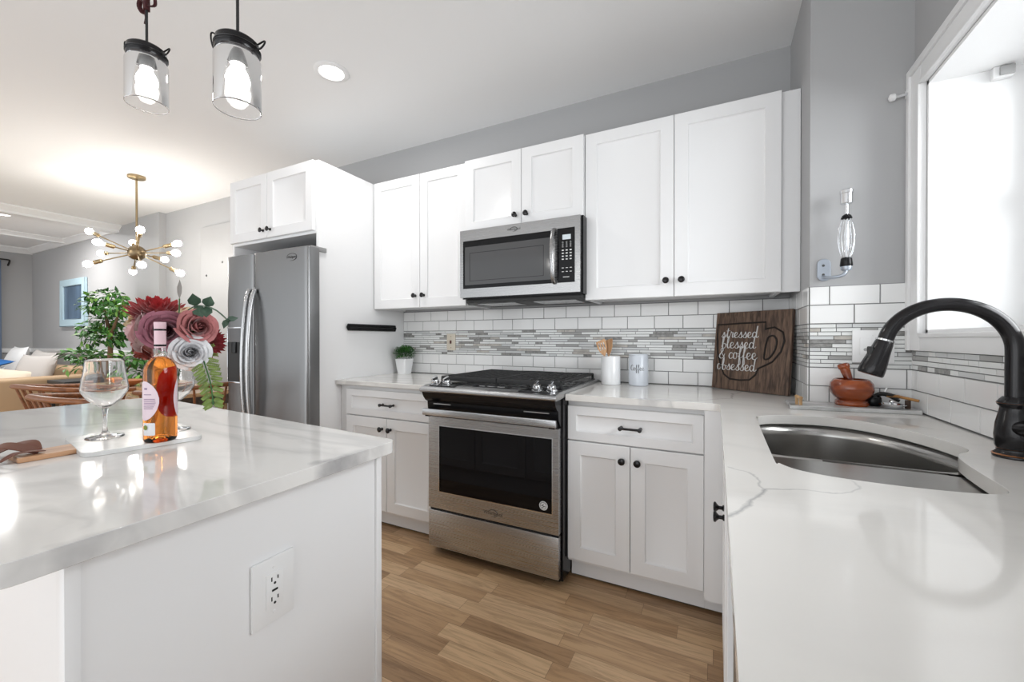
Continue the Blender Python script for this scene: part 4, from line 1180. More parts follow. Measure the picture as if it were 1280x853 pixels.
# wooden mug sign leaning across the corner
BL = Vector((-0.022, 2.425, CT)); BRt = Vector((0.290, 2.207, CT)); SW = (BRt - BL).length; SH = 0.40
su = (BRt - BL).normalized(); back = Vector((-su.y, su.x, 0))
lean = 0.045; sv = (Vector((0, 0, 1)) * math.sqrt(SH ** 2 - lean ** 2) + back * lean) / SH; sn = su.cross(sv)  # towards the room
sg = thing('wooden_sign', 'dark wooden coffee mug sign with white script leaning in the backsplash corner', 'sign', (BL + BRt) / 2 + Vector((0, 0, 0)))
def SP(s, t, d=0.0): return BL + su * s * SW + sv * t * SH + sn * d + Vector((0, 0, 0.003))
bm = nbm()
for (s, t, d) in ((0, 0, 0), (1, 0, 0), (1, 1, 0), (0, 1, 0), (0, 0, -0.02), (1, 0, -0.02), (1, 1, -0.02), (0, 1, -0.02)): bm.verts.new(SP(s, t, d))
bm.verts.ensure_lookup_table(); V = bm.verts
for f in ((0, 1, 2, 3), (7, 6, 5, 4), (0, 4, 5, 1), (1, 5, 6, 2), (2, 6, 7, 3), (3, 7, 4, 0)): bm.faces.new([V[i] for i in f])
bmesh.ops.recalc_face_normals(bm, faces=bm.faces[:])
bd_ = make('board', bm, SIGNW, sg, bevel=0.0015)
cup = [(0.03, 0.84), (0.36, 0.85), (0.69, 0.855), (0.69, 0.76), (0.71, 0.775), (0.8, 0.79), (0.9, 0.73), (0.925, 0.63), (0.89, 0.5), (0.8, 0.38), (0.7, 0.325), (0.63, 0.29), (0.60, 0.21), (0.53, 0.145), (0.40, 0.13), (0.26, 0.135), (0.17, 0.19), (0.12, 0.29), (0.06, 0.46), (0.035, 0.65)]
bm = nbm(); tube(bm, [SP(a, b_, 0.0005) for a, b_ in cup], 0.0045, 6, closed=True, flat=1); cp_ = make('mug_outline', bm, SIGND, bd_)
hnd = [(0.715, 0.63), (0.74, 0.68), (0.80, 0.685), (0.835, 0.62), (0.82, 0.52), (0.76, 0.425), (0.70, 0.405), (0.695, 0.47)]
bm = nbm(); tube(bm, smooth_pts([SP(a, b_, 0.0005) for a, b_ in hnd], 3, closed=True), 0.0045, 6, closed=True); make('handle_outline', bm, SIGND, bd_)
for (wd, cs, bt, ww) in (('stressed', 0.355, 0.665, 0.192), ('blessed', 0.345, 0.53, 0.180), ('& coffee', 0.345, 0.395, 0.200), ('obsessed', 0.335, 0.25, 0.205)):
    make('lettering', script_bm(wd, ww, 0.0034, lambda x, y, c=cs, b=bt: SP(c, b, 0.0015) + su * x + sv * y), PRINTW, bd_)

# small potted plant
c0 = Vector((-2.105, 2.385, CT))
pp = thing('potted_plant', 'small round green plant in a square white pot beside the backsplash', 'plant', c0)
bm = nbm()
def rsq(h, r): return [bm.verts.new((c0.x + p[0], c0.y + p[1], c0.z + h)) for p in rrect(-r, r, -r, r, 0.008, 4)]
rs = [rsq(0, 0.036), rsq(0.11, 0.05), rsq(0.112, 0.049), rsq(0.11, 0.046), rsq(0.095, 0.044)]
for A, B in zip(rs, rs[1:]):
    for k in range(len(A)): bm.faces.new((A[k], A[(k + 1) % len(A)], B[(k + 1) % len(B)], B[k]))
bm.faces.new(list(reversed(rs[0]))); bm.faces.new(rs[-1])
make('pot', bm, CERAMIC, pp, angle=30)


def leaf(bm, base, d, up, L, W, mi=0, curl=0.15, fold=0.15):
    d = d.normalized(); s = d.cross(up)
    s = s.normalized() if s.length > 1e-4 else Vector((1, 0, 0)); n = s.cross(d)
    prev = None
    for (t, w) in ((0.0, 0.08), (0.3, 0.85), (0.6, 0.9), (1.0, 0.0)):
        c = base + d * (L * t) - n * (curl * L * t * t)
        if w == 0:
            a = bm.verts.new(c)
            f1 = bm.faces.new((prev[0], prev[1], a)); f2 = bm.faces.new((prev[1], prev[2], a))
            f1.material_index = f2.material_index = mi
        else:
            cur = (bm.verts.new(c - s * W * w / 2 + n * fold * W * w), bm.verts.new(c), bm.verts.new(c + s * W * w / 2 + n * fold * W * w))
            if prev:
                for q in (0, 1):
                    f = bm.faces.new((prev[q], prev[q + 1], cur[q + 1], cur[q])); f.material_index = mi
            prev = cur
rnd = random.Random(4)
bm = nbm(); cc = c0 + Vector((0, 0, 0.152))
for k in range(1300):
    th = rnd.random() * 2 * PI; cz = rnd.uniform(-0.55, 1); sr = math.sqrt(1 - cz * cz)
    d = Vector((sr * math.cos(th), sr * math.sin(th), cz)); rr = rnd.uniform(0.35, 1.0)
    p = cc + Vector((d.x * 0.076 * rr, d.y * 0.076 * rr, d.z * 0.058 * rr))
    leaf(bm, p, d + Vector((rnd.uniform(-.6, .6), rnd.uniform(-.6, .6), rnd.uniform(0, .7))), Vector((0.1, 0.2, 1)), rnd.uniform(0.012, 0.02), 0.007, 0 if rnd.random() < 0.6 else 1)
make('foliage', bm, FOL, pp, angle=None)

# magnetic knife bar on the side panel
kb = thing('knife_rack', 'empty black magnetic knife bar on the refrigerator side panel', 'knife rack', (-2.2, 2.155, 1.255))
bm = nbm()
for s in (-1, 1): tube(bm, [(-2.186, 1.932, 1.255 + s * 0.013), (-2.186, 2.372, 1.255 + s * 0.013)], 0.0105, 12)
make('rail', bm, BLACK, kb)
bm = nbm(); box(bm, -2.2004, -2.185, 1.936, 2.368, 1.235, 1.275, 0.002); make('magnet_strip', bm, BLACKM, kb)
bm = nbm()
for y in (1.932, 2.372): lathe(bm, [(0, 0.006), (0.012, 0.006), (0.014, 0.003), (0.014, 0.0)], 16, (-2.188, y, 1.255), '+x')
make('end_cap', bm, BLACK, kb)

# marble tray on the worktop behind the sink
ty = thing('marble_tray', 'grey marble tray with wooden end handles, on the worktop behind the sink', 'tray', (0.44, 1.90, CT))
bm = nbm(); poly(bm, [(0.252, 1.985), (0.246, 1.815), (0.635, 1.88), (0.638, 1.985)], [], CT, CT + 0.014); make('slab', bm, MARBLEG, ty, bevel=0.003)
TT = CT + 0.0142
bm = nbm(); tube(bm, [(0.272, 1.87, TT + 0.03), (0.285, 1.815 + 0.03, TT + 0.026)], 0.006, 8); 
for p in ((0.2735, 1.865), (0.2835, 1.85)): tube(bm, [(p[0], p[1], TT - 0.004), (p[0], p[1], TT + 0.028)], 0.0052, 8)
make('end_handle', bm, mat_wood('tray_handle_wood', (0.35, 0.2, 0.09), (0.5, 0.32, 0.16), 0.5, axis=2), ty)

# mortar and pestle
c0 = Vector((0.452, 1.93, TT))
mo = thing('mortar', 'round reddish wooden mortar bowl standing on the grey marble tray', 'mortar', c0)
bm = nbm(); lathe(bm, [(0, 0), (0.048, 0), (0.051, 0.004), (0.049, 0.016), (0.042, 0.022), (0.052, 0.03), (0.063, 0.046), (0.067, 0.062), (0.064, 0.082), (0.055, 0.095), (0.05, 0.098), (0.046, 0.096), (0.054, 0.078), (0.056, 0.062), (0.048, 0.042), (0.03, 0.032), (0, 0.028)], 44, c0); make('bowl', bm, MORTARW, mo, angle=60)
bm = nbm(); lathe(bm, [(0.0495, 0.0), (0.0522, 0.0025), (0.0512, 0.005), (0.049, 0.006)], 44, c0 + Vector((0, 0, 0.0035))); make('foot_band', bm, MORTARW, mo)
ps = thing('pestle', 'reddish wooden pestle leaning inside the mortar bowl', 'pestle', c0 + Vector((0.0, 0, 0.035)))
a = c0 + Vector((0.008, -0.004, 0.047)); b_ = c0 + Vector((-0.026, 0.004, 0.155)); d = (b_ - a).normalized()
bm = nbm(); tube(bm, [a - d * 0.008, a, a + d * 0.014, a + d * 0.04, a + d * 0.085, a + d * 0.094], [0.006, 0.014, 0.015, 0.0115, 0.0155, 0.0155], 20); make('shaft', bm, MORTARW, ps, angle=60)
bm = nbm(); tube(bm, [a + d * 0.0935, a + d * 0.096, a + d * 0.101, a + d * 0.109, a + d * 0.113, a + d * 0.1135], [0.0165, 0.0185, 0.0185, 0.0185, 0.014, 0.004], 20); make('knob', bm, MORTARW, ps, angle=60)

# sink strainer, black tool bundle, wooden handled brush at the right of the tray
st = thing('sink_strainer', 'small chrome sink strainer basket lying on the grey marble tray', 'strainer', (0.560, 1.900, TT))
c0 = Vector((0.560, 1.900, TT))
bm = nbm(); lathe(bm, [(0.0, 0.002), (0.02, 0.0), (0.026, 0.003), (0.03, 0.012), (0.0385, 0.014), (0.039, 0.0165), (0.031, 0.0165), (0.026, 0.007), (0.0, 0.006)], 32, c0); make('basket', bm, CHROME, st, angle=50)
for k in range(10):
    a = 2 * PI * k / 10; bm = nbm(); lathe(bm, [(0, 0.0005), (0.0035, 0.0005), (0.0035, 0)], 10, c0 + Vector((0.019 * math.cos(a), 0.019 * math.sin(a), 0.0068))); make('drain_hole', bm, SLOT, st)
bm = nbm(); lathe(bm, [(0.004, 0.006), (0.004, 0.02), (0.009, 0.024), (0.008, 0.028), (0, 0.029)], 16, c0); make('pull_post', bm, CHROME, st)
tl = thing('garlic_press', 'black hinged kitchen tool with wire handles behind the chrome strainer', 'kitchen tool', (0.54, 1.95, TT))
c0 = Vector((0.54, 1.952, TT))
bm = nbm(); lathe(bm, [(0, 0), (0.022, 0), (0.026, 0.006), (0.025, 0.03), (0.018, 0.04), (0, 0.042)], 20, c0 + Vector((-0.02, 0, 0))); make('press_cup', bm, BLACK, tl, angle=50)
for k, (p0_, p1_, p2_) in enumerate((((-0.03, 0, 0.02), (0.0, -0.012, 0.048), (0.052, -0.01, 0.036)), ((-0.03, 0.01, 0.012), (0.01, 0.012, 0.042), (0.058, 0.012, 0.02)))):
    bm = nbm(); tube(bm, smooth_pts([c0 + Vector(p) for p in (p0_, p1_, p2_)], 6), 0.0058, 8); make('handle', bm, BLACKM, tl, angle=60)
bm = nbm(); tube(bm, smooth_pts([c0 + Vector(p) for p in ((0.0, -0.006, 0.044), (0.012, -0.004, 0.052), (0.02, 0, 0.068))], 5), 0.003, 6); make('lever', bm, CHROME, tl)
br = thing('dish_brush', 'small tool with amber wooden handle at the right end of the marble tray', 'brush', (0.605, 1.915, TT))
c0 = Vector((0.605, 1.915, TT))
bm = nbm(); tube(bm, [c0 + Vector((-0.045, 0.035, 0.038)), c0 + Vector((-0.02, 0.02, 0.04)), c0 + Vector((0.028, -0.008, 0.030))], [0.006, 0.0075, 0.007], 10, flat=0.7); make('handle', bm, mat_wood('amber_wood', (0.3, 0.13, 0.04), (0.52, 0.27, 0.08), 0.4, axis=0), br)
bm = nbm(); box(bm, c0.x - 0.006, c0.x + 0.008, c0.y - 0.007, c0.y + 0.005, TT, TT + 0.030, 0.002); make('head', bm, mat('dark_brown_head', (0.05, 0.025, 0.015), 0.5), br)

# chrome whisk gadget on its wall bracket
c0 = Vector((0.405, 1.9995, 1.448))
wb = thing('wall_bracket', 'grey metal wall bracket with two screws left of the window', 'bracket', (0.380, 1.9995, 1.45))
bm = nbm(); prism(bm, rrect(0.358, 0.402, 1.405, 1.492, 0.02, 8), 'y', 1.992, 1.9994); make('wall_plate', bm, mat('bracket_grey', (0.42, 0.46, 0.52), 0.35, 0.7), wb, bevel=0.002)
for z in (1.43, 1.466):
    bm = nbm(); lathe(bm, [(0, 0.003), (0.004, 0.0025), (0.005, 0)], 12, (0.378, 1.992, z), '-y'); make('screw', bm, LOGO, wb)
bm = nbm(); tube(bm, smooth_pts([(0.378, 1.992, 1.422), (0.382, 1.975, 1.416), (0.40, 1.95, 1.412), (0.428, 1.94, 1.418), (0.438, 1.94, 1.436)], 5), 0.0065, 10); make('arm', bm, mat('bracket_grey'), wb, angle=60)
bm = nbm(); lathe(bm, [(0, 0), (0.015, 0.002), (0.018, 0.012), (0.018, 0.016), (0.0, 0.016)], 20, (0.438, 1.94, 1.433)); make('cup', bm, mat('bracket_grey'), wb, angle=60)
wk = thing('wire_whisk', 'chrome topped gadget with a cage of clear wires standing in the wall bracket', 'whisk', (0.438, 1.94, 1.4495))
x, y, z = 0.438, 1.94, 1.4495
bm = nbm(); lathe(bm, [(0, 0), (0.018, 0.0), (0.02, 0.004), (0.017, 0.03), (0.012, 0.034), (0, 0.034)], 24, (x, y, z)); make('base_collar', bm, BLACK, wk)
bm = nbm(); lathe(bm, [(0, 0), (0.0055, 0), (0.0055, 0.235), (0, 0.235)], 14, (x, y, z + 0.03)); make('shaft', bm, CHROME, wk)
for k in range(8):
    a = 2 * PI * k / 8; P = []
    for q in range(11):
        s = q / 10; r_ = 0.012 + 0.014 * math.sin(PI * s) ** 0.8
        P.append((x + r_ * math.cos(a), y + r_ * math.sin(a), z + 0.031 + 0.148 * s))
    bm = nbm(); tube(bm, P, 0.0018, 6); make('wire', bm, CHROME, wk, angle=60)
bm = nbm(); lathe(bm, [(0, 0), (0.013, 0), (0.018, 0.004), (0.014, 0.014), (0.006, 0.02), (0, 0.02)], 24, (x, y, z + 0.177)); make('upper_collar', bm, BLACK, wk)
bm = nbm(); lathe(bm, [(0, 0), (0.016, 0), (0.019, 0.003), (0.019, 0.038), (0.021, 0.04), (0.021, 0.05), (0.017, 0.054), (0, 0.054)], 28, (x, y, z + 0.235)); make('head', bm, CHROME, wk, angle=40)

# small hook and blind bracket by the window
hk = thing('wall_hook', 'small silver hook arm on the grey corner wall beside the window casing', 'hook', (0.615, 1.9995, 2.075))
bm = nbm(); tube(bm, [(0.645, 1.985, 2.074), (0.585, 1.975, 2.066)], 0.0055, 10); make('arm', bm, CHROME, hk)
bm = nbm(); tube(bm, [(0.588, 1.975, 2.0665), (0.584, 1.975, 2.066), (0.572, 1.973, 2.0645), (0.568, 1.9725, 2.064)], [0.006, 0.0125, 0.0125, 0.006], 16); make('end_knob', bm, PLASTICW, hk)
bm = nbm(); box(bm, 0.62, 0.638, 1.982, 1.9994, 2.06, 2.09, 0.002); make('mount', bm, PLASTICW, hk)
bb = thing('blind_bracket', 'small clear and white blind bracket at the top of the window reveal', 'bracket', (0.82, 1.885, 2.049))
bm = nbm(); box(bm, 0.795, 0.842, 1.869, 1.8875, 2.012, 2.0495, 0.002); make('plate', bm, PLASTICW, bb)
bm = nbm(); box(bm, 0.808, 0.842, 1.862, 1.8685, 2.018, 2.046, 0.002); make('clip', bm, mat('grey_clip', (0.4, 0.4, 0.4), 0.4), bb)

# ================================================================== ISLAND ITEMS
BT = 0.9252
bo = thing('serving_board', 'white marble serving board with wooden handle on the kitchen island', 'serving board', (-1.33, 0.5, CT))
bm = nbm(); poly(bm, round_poly([Vector((-1.235, 0.372)), Vector((-1.192, 0.588)), Vector((-1.43, 0.645)), Vector((-1.49, 0.415))], 0.03), [], CT, BT - 0.0002); make('slab', bm, MARBLE, bo, bevel=0.003)
bm = nbm(); poly(bm, [(-1.305, 0.297), (-1.3, 0.398), (-1.385, 0.405), (-1.372, 0.297)], [], CT, BT - 0.0006); make('handle', bm, HANDLEW, bo, bevel=0.002)
bm = nbm()
def ribbon(bm, P, w, up):
    P = smooth_pts(P, 6); prev = None; n = len(P)
    rows = []
    for i, p in enumerate(P):
        d = (P[min(i + 1, n - 1)] - P[max(i - 1, 0)]).normalized()
        s = d.cross(Vector(up)).normalized(); u = s.cross(d)
        rows.append([bm.verts.new(p + s * w / 2 + u * 0.001), bm.verts.new(p - s * w / 2 + u * 0.001), bm.verts.new(p - s * w / 2 - u * 0.001), bm.verts.new(p + s * w / 2 - u * 0.001)])
    for A, B in zip(rows, rows[1:]):
        for k in range(4): bm.faces.new((A[k], A[(k + 1) % 4], B[(k + 1) % 4], B[k]))
    bm.faces.new(rows[0]); bm.faces.new(list(reversed(rows[-1])))
ribbon(bm, [(-1.335, 0.335, BT + 0.002), (-1.345, 0.31, BT + 0.016), (-1.36, 0.285, BT + 0.022), (-1.38, 0.26, BT + 0.006), (-1.37, 0.235, CT + 0.004), (-1.34, 0.2, CT + 0.003), (-1.3, 0.16, CT + 0.003)], 0.03, (0.4, 0.2, 1))
make('strap', bm, LEATHER, bo, angle=60)
bm = nbm(); ribbon(bm, [(-1.345, 0.33, BT + 0.004), (-1.375, 0.33, BT + 0.018), (-1.40, 0.305, BT + 0.01), (-1.41, 0.27, CT + 0.004), (-1.39, 0.215, CT + 0.003)], 0.024, (0.2, -0.2, 1)); make('strap', bm, LEATHER, bo, angle=60)
bm = nbm(); ribbon(bm, [(-1.33, 0.34, BT + 0.004), (-1.325, 0.3, BT + 0.008), (-1.325, 0.275, CT + 0.006), (-1.335, 0.255, CT + 0.003)], 0.018, (0, 0, 1)); make('strap', bm, LEATHER, bo, angle=60)


def wine_glass(label, c):
    t = thing('wine_glass', label, 'wine glass', c)
    c = Vector(c)
    # bowl with real wall thickness
    bm = nbm(); lathe(bm, [(0, 0.073), (0.006, 0.0745), (0.018, 0.083), (0.033, 0.098), (0.0445, 0.118), (0.0455, 0.126), (0.043, 0.145), (0.039, 0.17), (0.0365, 0.194), (0.0360, 0.1985), (0.0356, 0.1992), (0.0352, 0.1985), (0.0355, 0.194), (0.0378, 0.17), (0.0416, 0.145), (0.044, 0.126), (0.0430, 0.119), (0.032, 0.1005), (0.017, 0.086), (0.006, 0.079), (0, 0.078)], 48, c); bmesh.ops.recalc_face_normals(bm, faces=bm.faces[:]); make('bowl', bm, GLASS, t, angle=35)
    bm = nbm(); lathe(bm, [(0, 0.0), (0.036, 0.0), (0.0368, 0.001), (0.036, 0.0025), (0.02, 0.005), (0.009, 0.009), (0.0052, 0.016), (0.0042, 0.03), (0.0042, 0.055), (0.0058, 0.068), (0.007, 0.0728), (0, 0.0728)], 40, c); bmesh.ops.recalc_face_normals(bm, faces=bm.faces[:]); make('stem', bm, GLASS, t, angle=80)
    return t
wine_glass('empty wine glass on the marble board, left of the amber bottle', (-1.392, 0.462, BT))
G2 = Vector((-1.335, 0.585, BT))
wine_glass('wine glass holding the flower bouquet behind the amber bottle', tuple(G2))

# amber bottle
BC = Vector((-1.226, 0.509, BT)); BR_ = 0.0327
bt = thing('wine_bottle', 'clear bottle of orange wine with pale pink labels on the island', 'bottle', BC)
bm = nbm(); lathe(bm, [(0, 0.018), (0.012, 0.015), (0.024, 0.006), (0.028, 0.0), (BR_ - 0.002, 0.002), (BR_, 0.008), (BR_, 0.172), (BR_ - 0.002, 0.184), (BR_ - 0.007, 0.194), (0.020, 0.201), (0.0135, 0.206), (0.0, 0.206)], 48, BC); bmesh.ops.recalc_face_normals(bm, faces=bm.faces[:]); make('body', bm, WINE, bt, angle=60)
bm = nbm(); lathe(bm, [(0.0134, 0.2062), (0.0118, 0.212), (0.0112, 0.23), (0.0102, 0.23), (0.0115, 0.2062)], 32, BC); make('neck', bm, GLASS, bt, angle=60)
bm = nbm(); lathe(bm, [(0.0113, 0.229), (0.0116, 0.231), (0.0118, 0.282), (0.0122, 0.283), (0.0122, 0.291), (0.0115, 0.292), (0, 0.292)], 32, BC); cap = make('capsule', bm, mat('pale_pink_foil', (0.72, 0.5, 0.55), 0.45), bt)
for h in (0.232, 0.2705):
    bm = nbm(); lathe(bm, [(0.0116, 0.0), (0.0122, 0.001), (0.0122, 0.004), (0.0116, 0.005)], 32, BC + Vector((0, 0, h))); make('black_band', bm, BLACK, cap)
PINK = mat('pale_pink_label', (0.74, 0.6, 0.66), 0.55)
camdir = math.atan2(-BC.y, -BC.x)
def label_bm(a_c, ha, z_c, hz, power=2.0, r=None, n=20):
    """rounded label wrapped on the bottle"""
    r = r or BR_ + 0.0005; bm = nbm(); cols = []
    for i in range(n + 1):
        s = -1 + 2 * i / n; hgt = hz * max(0.02, 1 - abs(s) ** power) ** (1 / power)
        a = a_c + ha * s
        cols.append([bm.verts.new(BC + Vector((r * math.cos(a), r * math.sin(a), z_c - hgt))), bm.verts.new(BC + Vector((r * math.cos(a), r * math.sin(a), z_c + hgt)))])
    for A, B in zip(cols, cols[1:]): bm.faces.new((A[0], B[0], B[1], A[1]))
    return bm
lb = make('label', label_bm(camdir - 1.05, 0.98, 0.102, 0.047, 1.9), PINK, bt)
make('label', label_bm(camdir + 1.55, 0.72, 0.105, 0.052, 1.9), PINK, bt)
make('label', label_bm(camdir + 2.75, 0.5, 0.115, 0.06, 3.0), mat('red_label', (0.6, 0.04, 0.03), 0.5), bt)
INK = mat('label_ink', (0.3, 0.2, 0.3), 0.6)
for k, (z, a0, a1) in enumerate(((0.131, -1.05, -0.8), (0.117, -1.1, -0.52), (0.106, -1.1, -0.3), (0.1015, -1.1, -0.28), (0.097, -1.1, -0.26), (0.0925, -1.1, -0.3), (0.088, -1.1, -0.36), (0.0835, -1.1, -0.42))):
    bm = nbm(); h = 0.0022 if k == 0 else 0.0009; cols = []
    for i in range(11):
        a = camdir + a0 + (a1 - a0) * i / 10; r = BR_ + 0.0009
        cols.append([bm.verts.new(BC + Vector((r * math.cos(a), r * math.sin(a), z - h))), bm.verts.new(BC + Vector((r * math.cos(a), r * math.sin(a), z + h)))])
    for A, B in zip(cols, cols[1:]): bm.faces.new((A[0], B[0], B[1], A[1]))
    make('print_line', bm, INK, lb)
lb2 = make('label', label_bm(camdir - 0.75, 0.45, 0.034, 0.015, 30.0), mat('white_label', (0.75, 0.75, 0.78), 0.5), bt)
bm = nbm(); a = camdir - 0.95; cpos = BC + Vector(((BR_ + 0.001) * math.cos(a), (BR_ + 0.001) * math.sin(a), 0.038)); tdir = Vector((-math.sin(a), math.cos(a), 0))
vs = [bm.verts.new(cpos + tdir * 0.006 * math.cos(q) + Vector((0, 0, 0.006 * math.sin(q)))) for q in [2 * PI * k / 20 for k in range(20)]]; bm.faces.new(vs)
make('round_mark', bm, mat('olive_mark', (0.2, 0.24, 0.03), 0.5), lb2)

# ------------------------------------------------------------------ flowers in the second glass
GB = G2 + Vector((0, 0, 0.088))


def petal(bm, c, axis, side, out, L, W, cup, tip=0.0, mi=0, n=5, point=False):
    """petal from c: rises along axis, opens along out"""
    rows = []
    for i in range(n + 1):
        t = i / n
        if point: w = W * (math.sin(PI * min(1, t * 0.86 + 0.14)) ** 0.7) if t < 1 else W * 0.02
        else: w = W * (0.35 + 0.65 * math.sin(PI * 0.5 * min(1, t * 1.25))) * (1 if t < 0.85 else 0.82)
        ctr = c + axis * (L * t * math.cos(cup * (1 - 0.3 * t))) + out * (L * (0.12 + t * math.sin(cup) + tip * t * t * 0.5)) - axis * (tip * L * t * t * 0.3)
        row = []
        for j in (-1, -0.5, 0, 0.5, 1):
            row.append(bm.verts.new(ctr + side * (w * j * 0.5) + out * (-0.35 * w * j * j * (0.6 if point else 1)) * 0.6))
        rows.append(row)
    for A, B in zip(rows, rows[1:]):
        for k in range(4):
            f = bm.faces.new((A[k], A[k + 1], B[k + 1], B[k])); f.material_index = mi


def rose(name, label, c, facing, R, col, layers=6, dark=0.75, cat='flower', pointed=False, petals=None, group=None):
    c = Vector(c); ax = Vector(facing).normalized(); u, v = frame_from(ax)
    t = thing(name, label, cat, c)
    m1 = mat('petal_' + name + '_' + '%02d' % int(col[0] * 99) + '%02d' % int(col[1] * 99), col, 0.7, var=0.15, vscale=(40, 40, 40), sheen=0.3)
    m2 = mat('petal_core_' + '%02d' % int(col[0] * 99) + '%02d' % int(col[1] * 99), tuple(q * dark for q in col), 0.7)
    bm = nbm(); rn = random.Random(hash(label) % 999 if False else len(label))
    base = c - ax * R * 0.55
    if pointed:
        for ly in range(6):
            nP = (6, 9, 12, 14, 16, 16)[ly]; cup = 0.25 + 0.22 * ly
            for q in range(nP):
                a = 2 * PI * (q + 0.5 * (ly % 2)) / nP + rn.uniform(-.08, .08); out = u * math.cos(a) + v * math.sin(a); side = ax.cross(out)
                petal(bm, base + ax * R * 0.1 * (5 - ly) * 0.6, ax, side, out, R * (0.72 + 0.06 * ly), R * 0.42, cup, 0.1, 0, 4, True)
    else:
        for ly in range(7):
            f = ly / 6
            nP = (2, 3, 3, 4, 4, 5, 5)[ly]; Rl = R * (0.10 + 0.62 * f); Hl = R * (1.12 - 0.50 * f ** 1.6); fl = R * (0.03 + 0.42 * f ** 1.5); hw = PI / nP * 1.28; cl_ = 0.6 * (1 - f) ** 1.3
            for q in range(nP):
                a0 = 2 * PI * q / nP + ly * 0.9 + rn.uniform(-.12, .12); rows = []
                wv = rn.uniform(0, 6)
                for i in range(7):
                    tt = i / 6; row = []
                    for j in range(7):
                        sj = -1 + j / 3; a = a0 + hw * sj
                        h = Hl * tt * (1 - 0.34 * abs(sj) ** 2.4 * tt)
                        rr = Rl * (0.30 + 0.70 * math.sin(PI / 2 * min(1, tt * 1.3))) + fl * max(0, tt - 0.62) ** 1.5 * 3.2 + R * 0.06 * sj * (1 - 0.3 * f) + R * 0.028 * math.sin(3 * sj + wv) * tt
                        rr *= 1 - cl_ * tt ** 2
                        h -= fl * max(0, tt - 0.8) * 1.2
                        row.append(bm.verts.new(base + (u * math.cos(a) + v * math.sin(a)) * rr + ax * h))
                    rows.append(row)
                for A, B in zip(rows, rows[1:]):
                    for k in range(6):
                        fc_ = bm.faces.new((A[k], A[k + 1], B[k + 1], B[k])); fc_.material_index = 1 if ly < 3 else 0
    make('petals', bm, [m1, m2], t, angle=None)
    bm = nbm()
    for q in range(5):
        a = 2 * PI * q / 5; out = u * math.cos(a) + v * math.sin(a)
        leaf(bm, base - ax * R * 0.02, out * 0.8 + ax * 0.6, ax, R * 0.7, R * 0.22, 0)
    make('sepals', bm, FOL, t, angle=None)
    tipp = GB + Vector((rn.uniform(-.008, .008), rn.uniform(-.008, .008), -0.006))
    mid = G2 + Vector((0, 0, 0.2)) + (Vector((c.x, c.y, 0)) - Vector((G2.x, G2.y, 0))).normalized() * 0.02
    bm = nbm(); tube(bm, smooth_pts([base, base.lerp(mid, 0.5) - ax * R * 0.3, mid, tipp], 5), 0.0022, 6); make('stem', bm, FOL[0], t)
    return t


CAMP = Vector((0, 0, CAM_H))
def tocam(c, w=1.0, extra=(0, 0, 0)): return (CAMP - Vector(c)).normalized() * w + Vector(extra)
P_ = (-1.46, 0.60, 1.262); rose('red_dahlia', 'large deep red dahlia at the top of the bouquet', P_, tocam(P_, 0.55, (0, 0, 1.0)), 0.068, (0.36, 0.004, 0.008), pointed=True)
P_ = (-1.295, 0.548, 1.197); rose('mauve_rose', 'mauve rose open at the centre front of the bouquet', P_, tocam(P_, 1, (0.1, 0, 0.1)), 0.052, (0.31, 0.11, 0.15))
P_ = (-1.225, 0.592, 1.208); rose('dusty_pink_rose', 'dusty pink rose on the right of the mauve rose', P_, tocam(P_, 0.7, (0.6, 0.2, 0.2)), 0.046, (0.47, 0.17, 0.17))
P_ = (-1.222, 0.572, 1.140); rose('white_rose', 'white rose low on the right side of the bouquet', P_, tocam(P_, 1, (0.2, 0, 0)), 0.044, (0.78, 0.78, 0.80), dark=0.92)
P_ = (-1.462, 0.556, 1.198); rose('blush_rose', 'pale blush pink rose at the left side of the bouquet', P_, tocam(P_, 0.5, (-0.9, -0.5, 0.1)), 0.056, (0.68, 0.45, 0.45), dark=0.9)
P_ = (-1.56, 0.60, 1.243); rose('cream_rose', 'cream yellow flower above the blush rose', P_, tocam(P_, 0.4, (-0.7, -0.2, 0.8)), 0.044, (0.72, 0.56, 0.31), dark=0.9)
P_ = (-1.43, 0.575, 1.196); rose('cream_rose', 'small cream yellow flower between the blush and mauve roses', P_, tocam(P_, 0.7, (-0.4, 0, 0.2)), 0.032, (0.72, 0.55, 0.33), dark=0.9)
P_ = (-1.42, 0.665, 1.236); rose('cream_rose', 'cream flower behind the red dahlia and dusty pink rose', P_, tocam(P_, 0.5, (0.5, 0, 0.6)), 0.042, (0.72, 0.58, 0.36), dark=0.9)
P_ = (-1.30, 0.655, 1.165); rose('crimson_flower', 'dark crimson flower behind the white rose', P_, tocam(P_, 0.5, (0.9, 0.2, 0)), 0.042, (0.2, 0.008, 0.014), pointed=True)
P_ = (-1.515, 0.585, 1.137); rose('rust_flower', 'rust red flower low on the left below the blush rose', P_, tocam(P_, 0.6, (-0.6, 0, -0.2)), 0.042, (0.30, 0.055, 0.035))


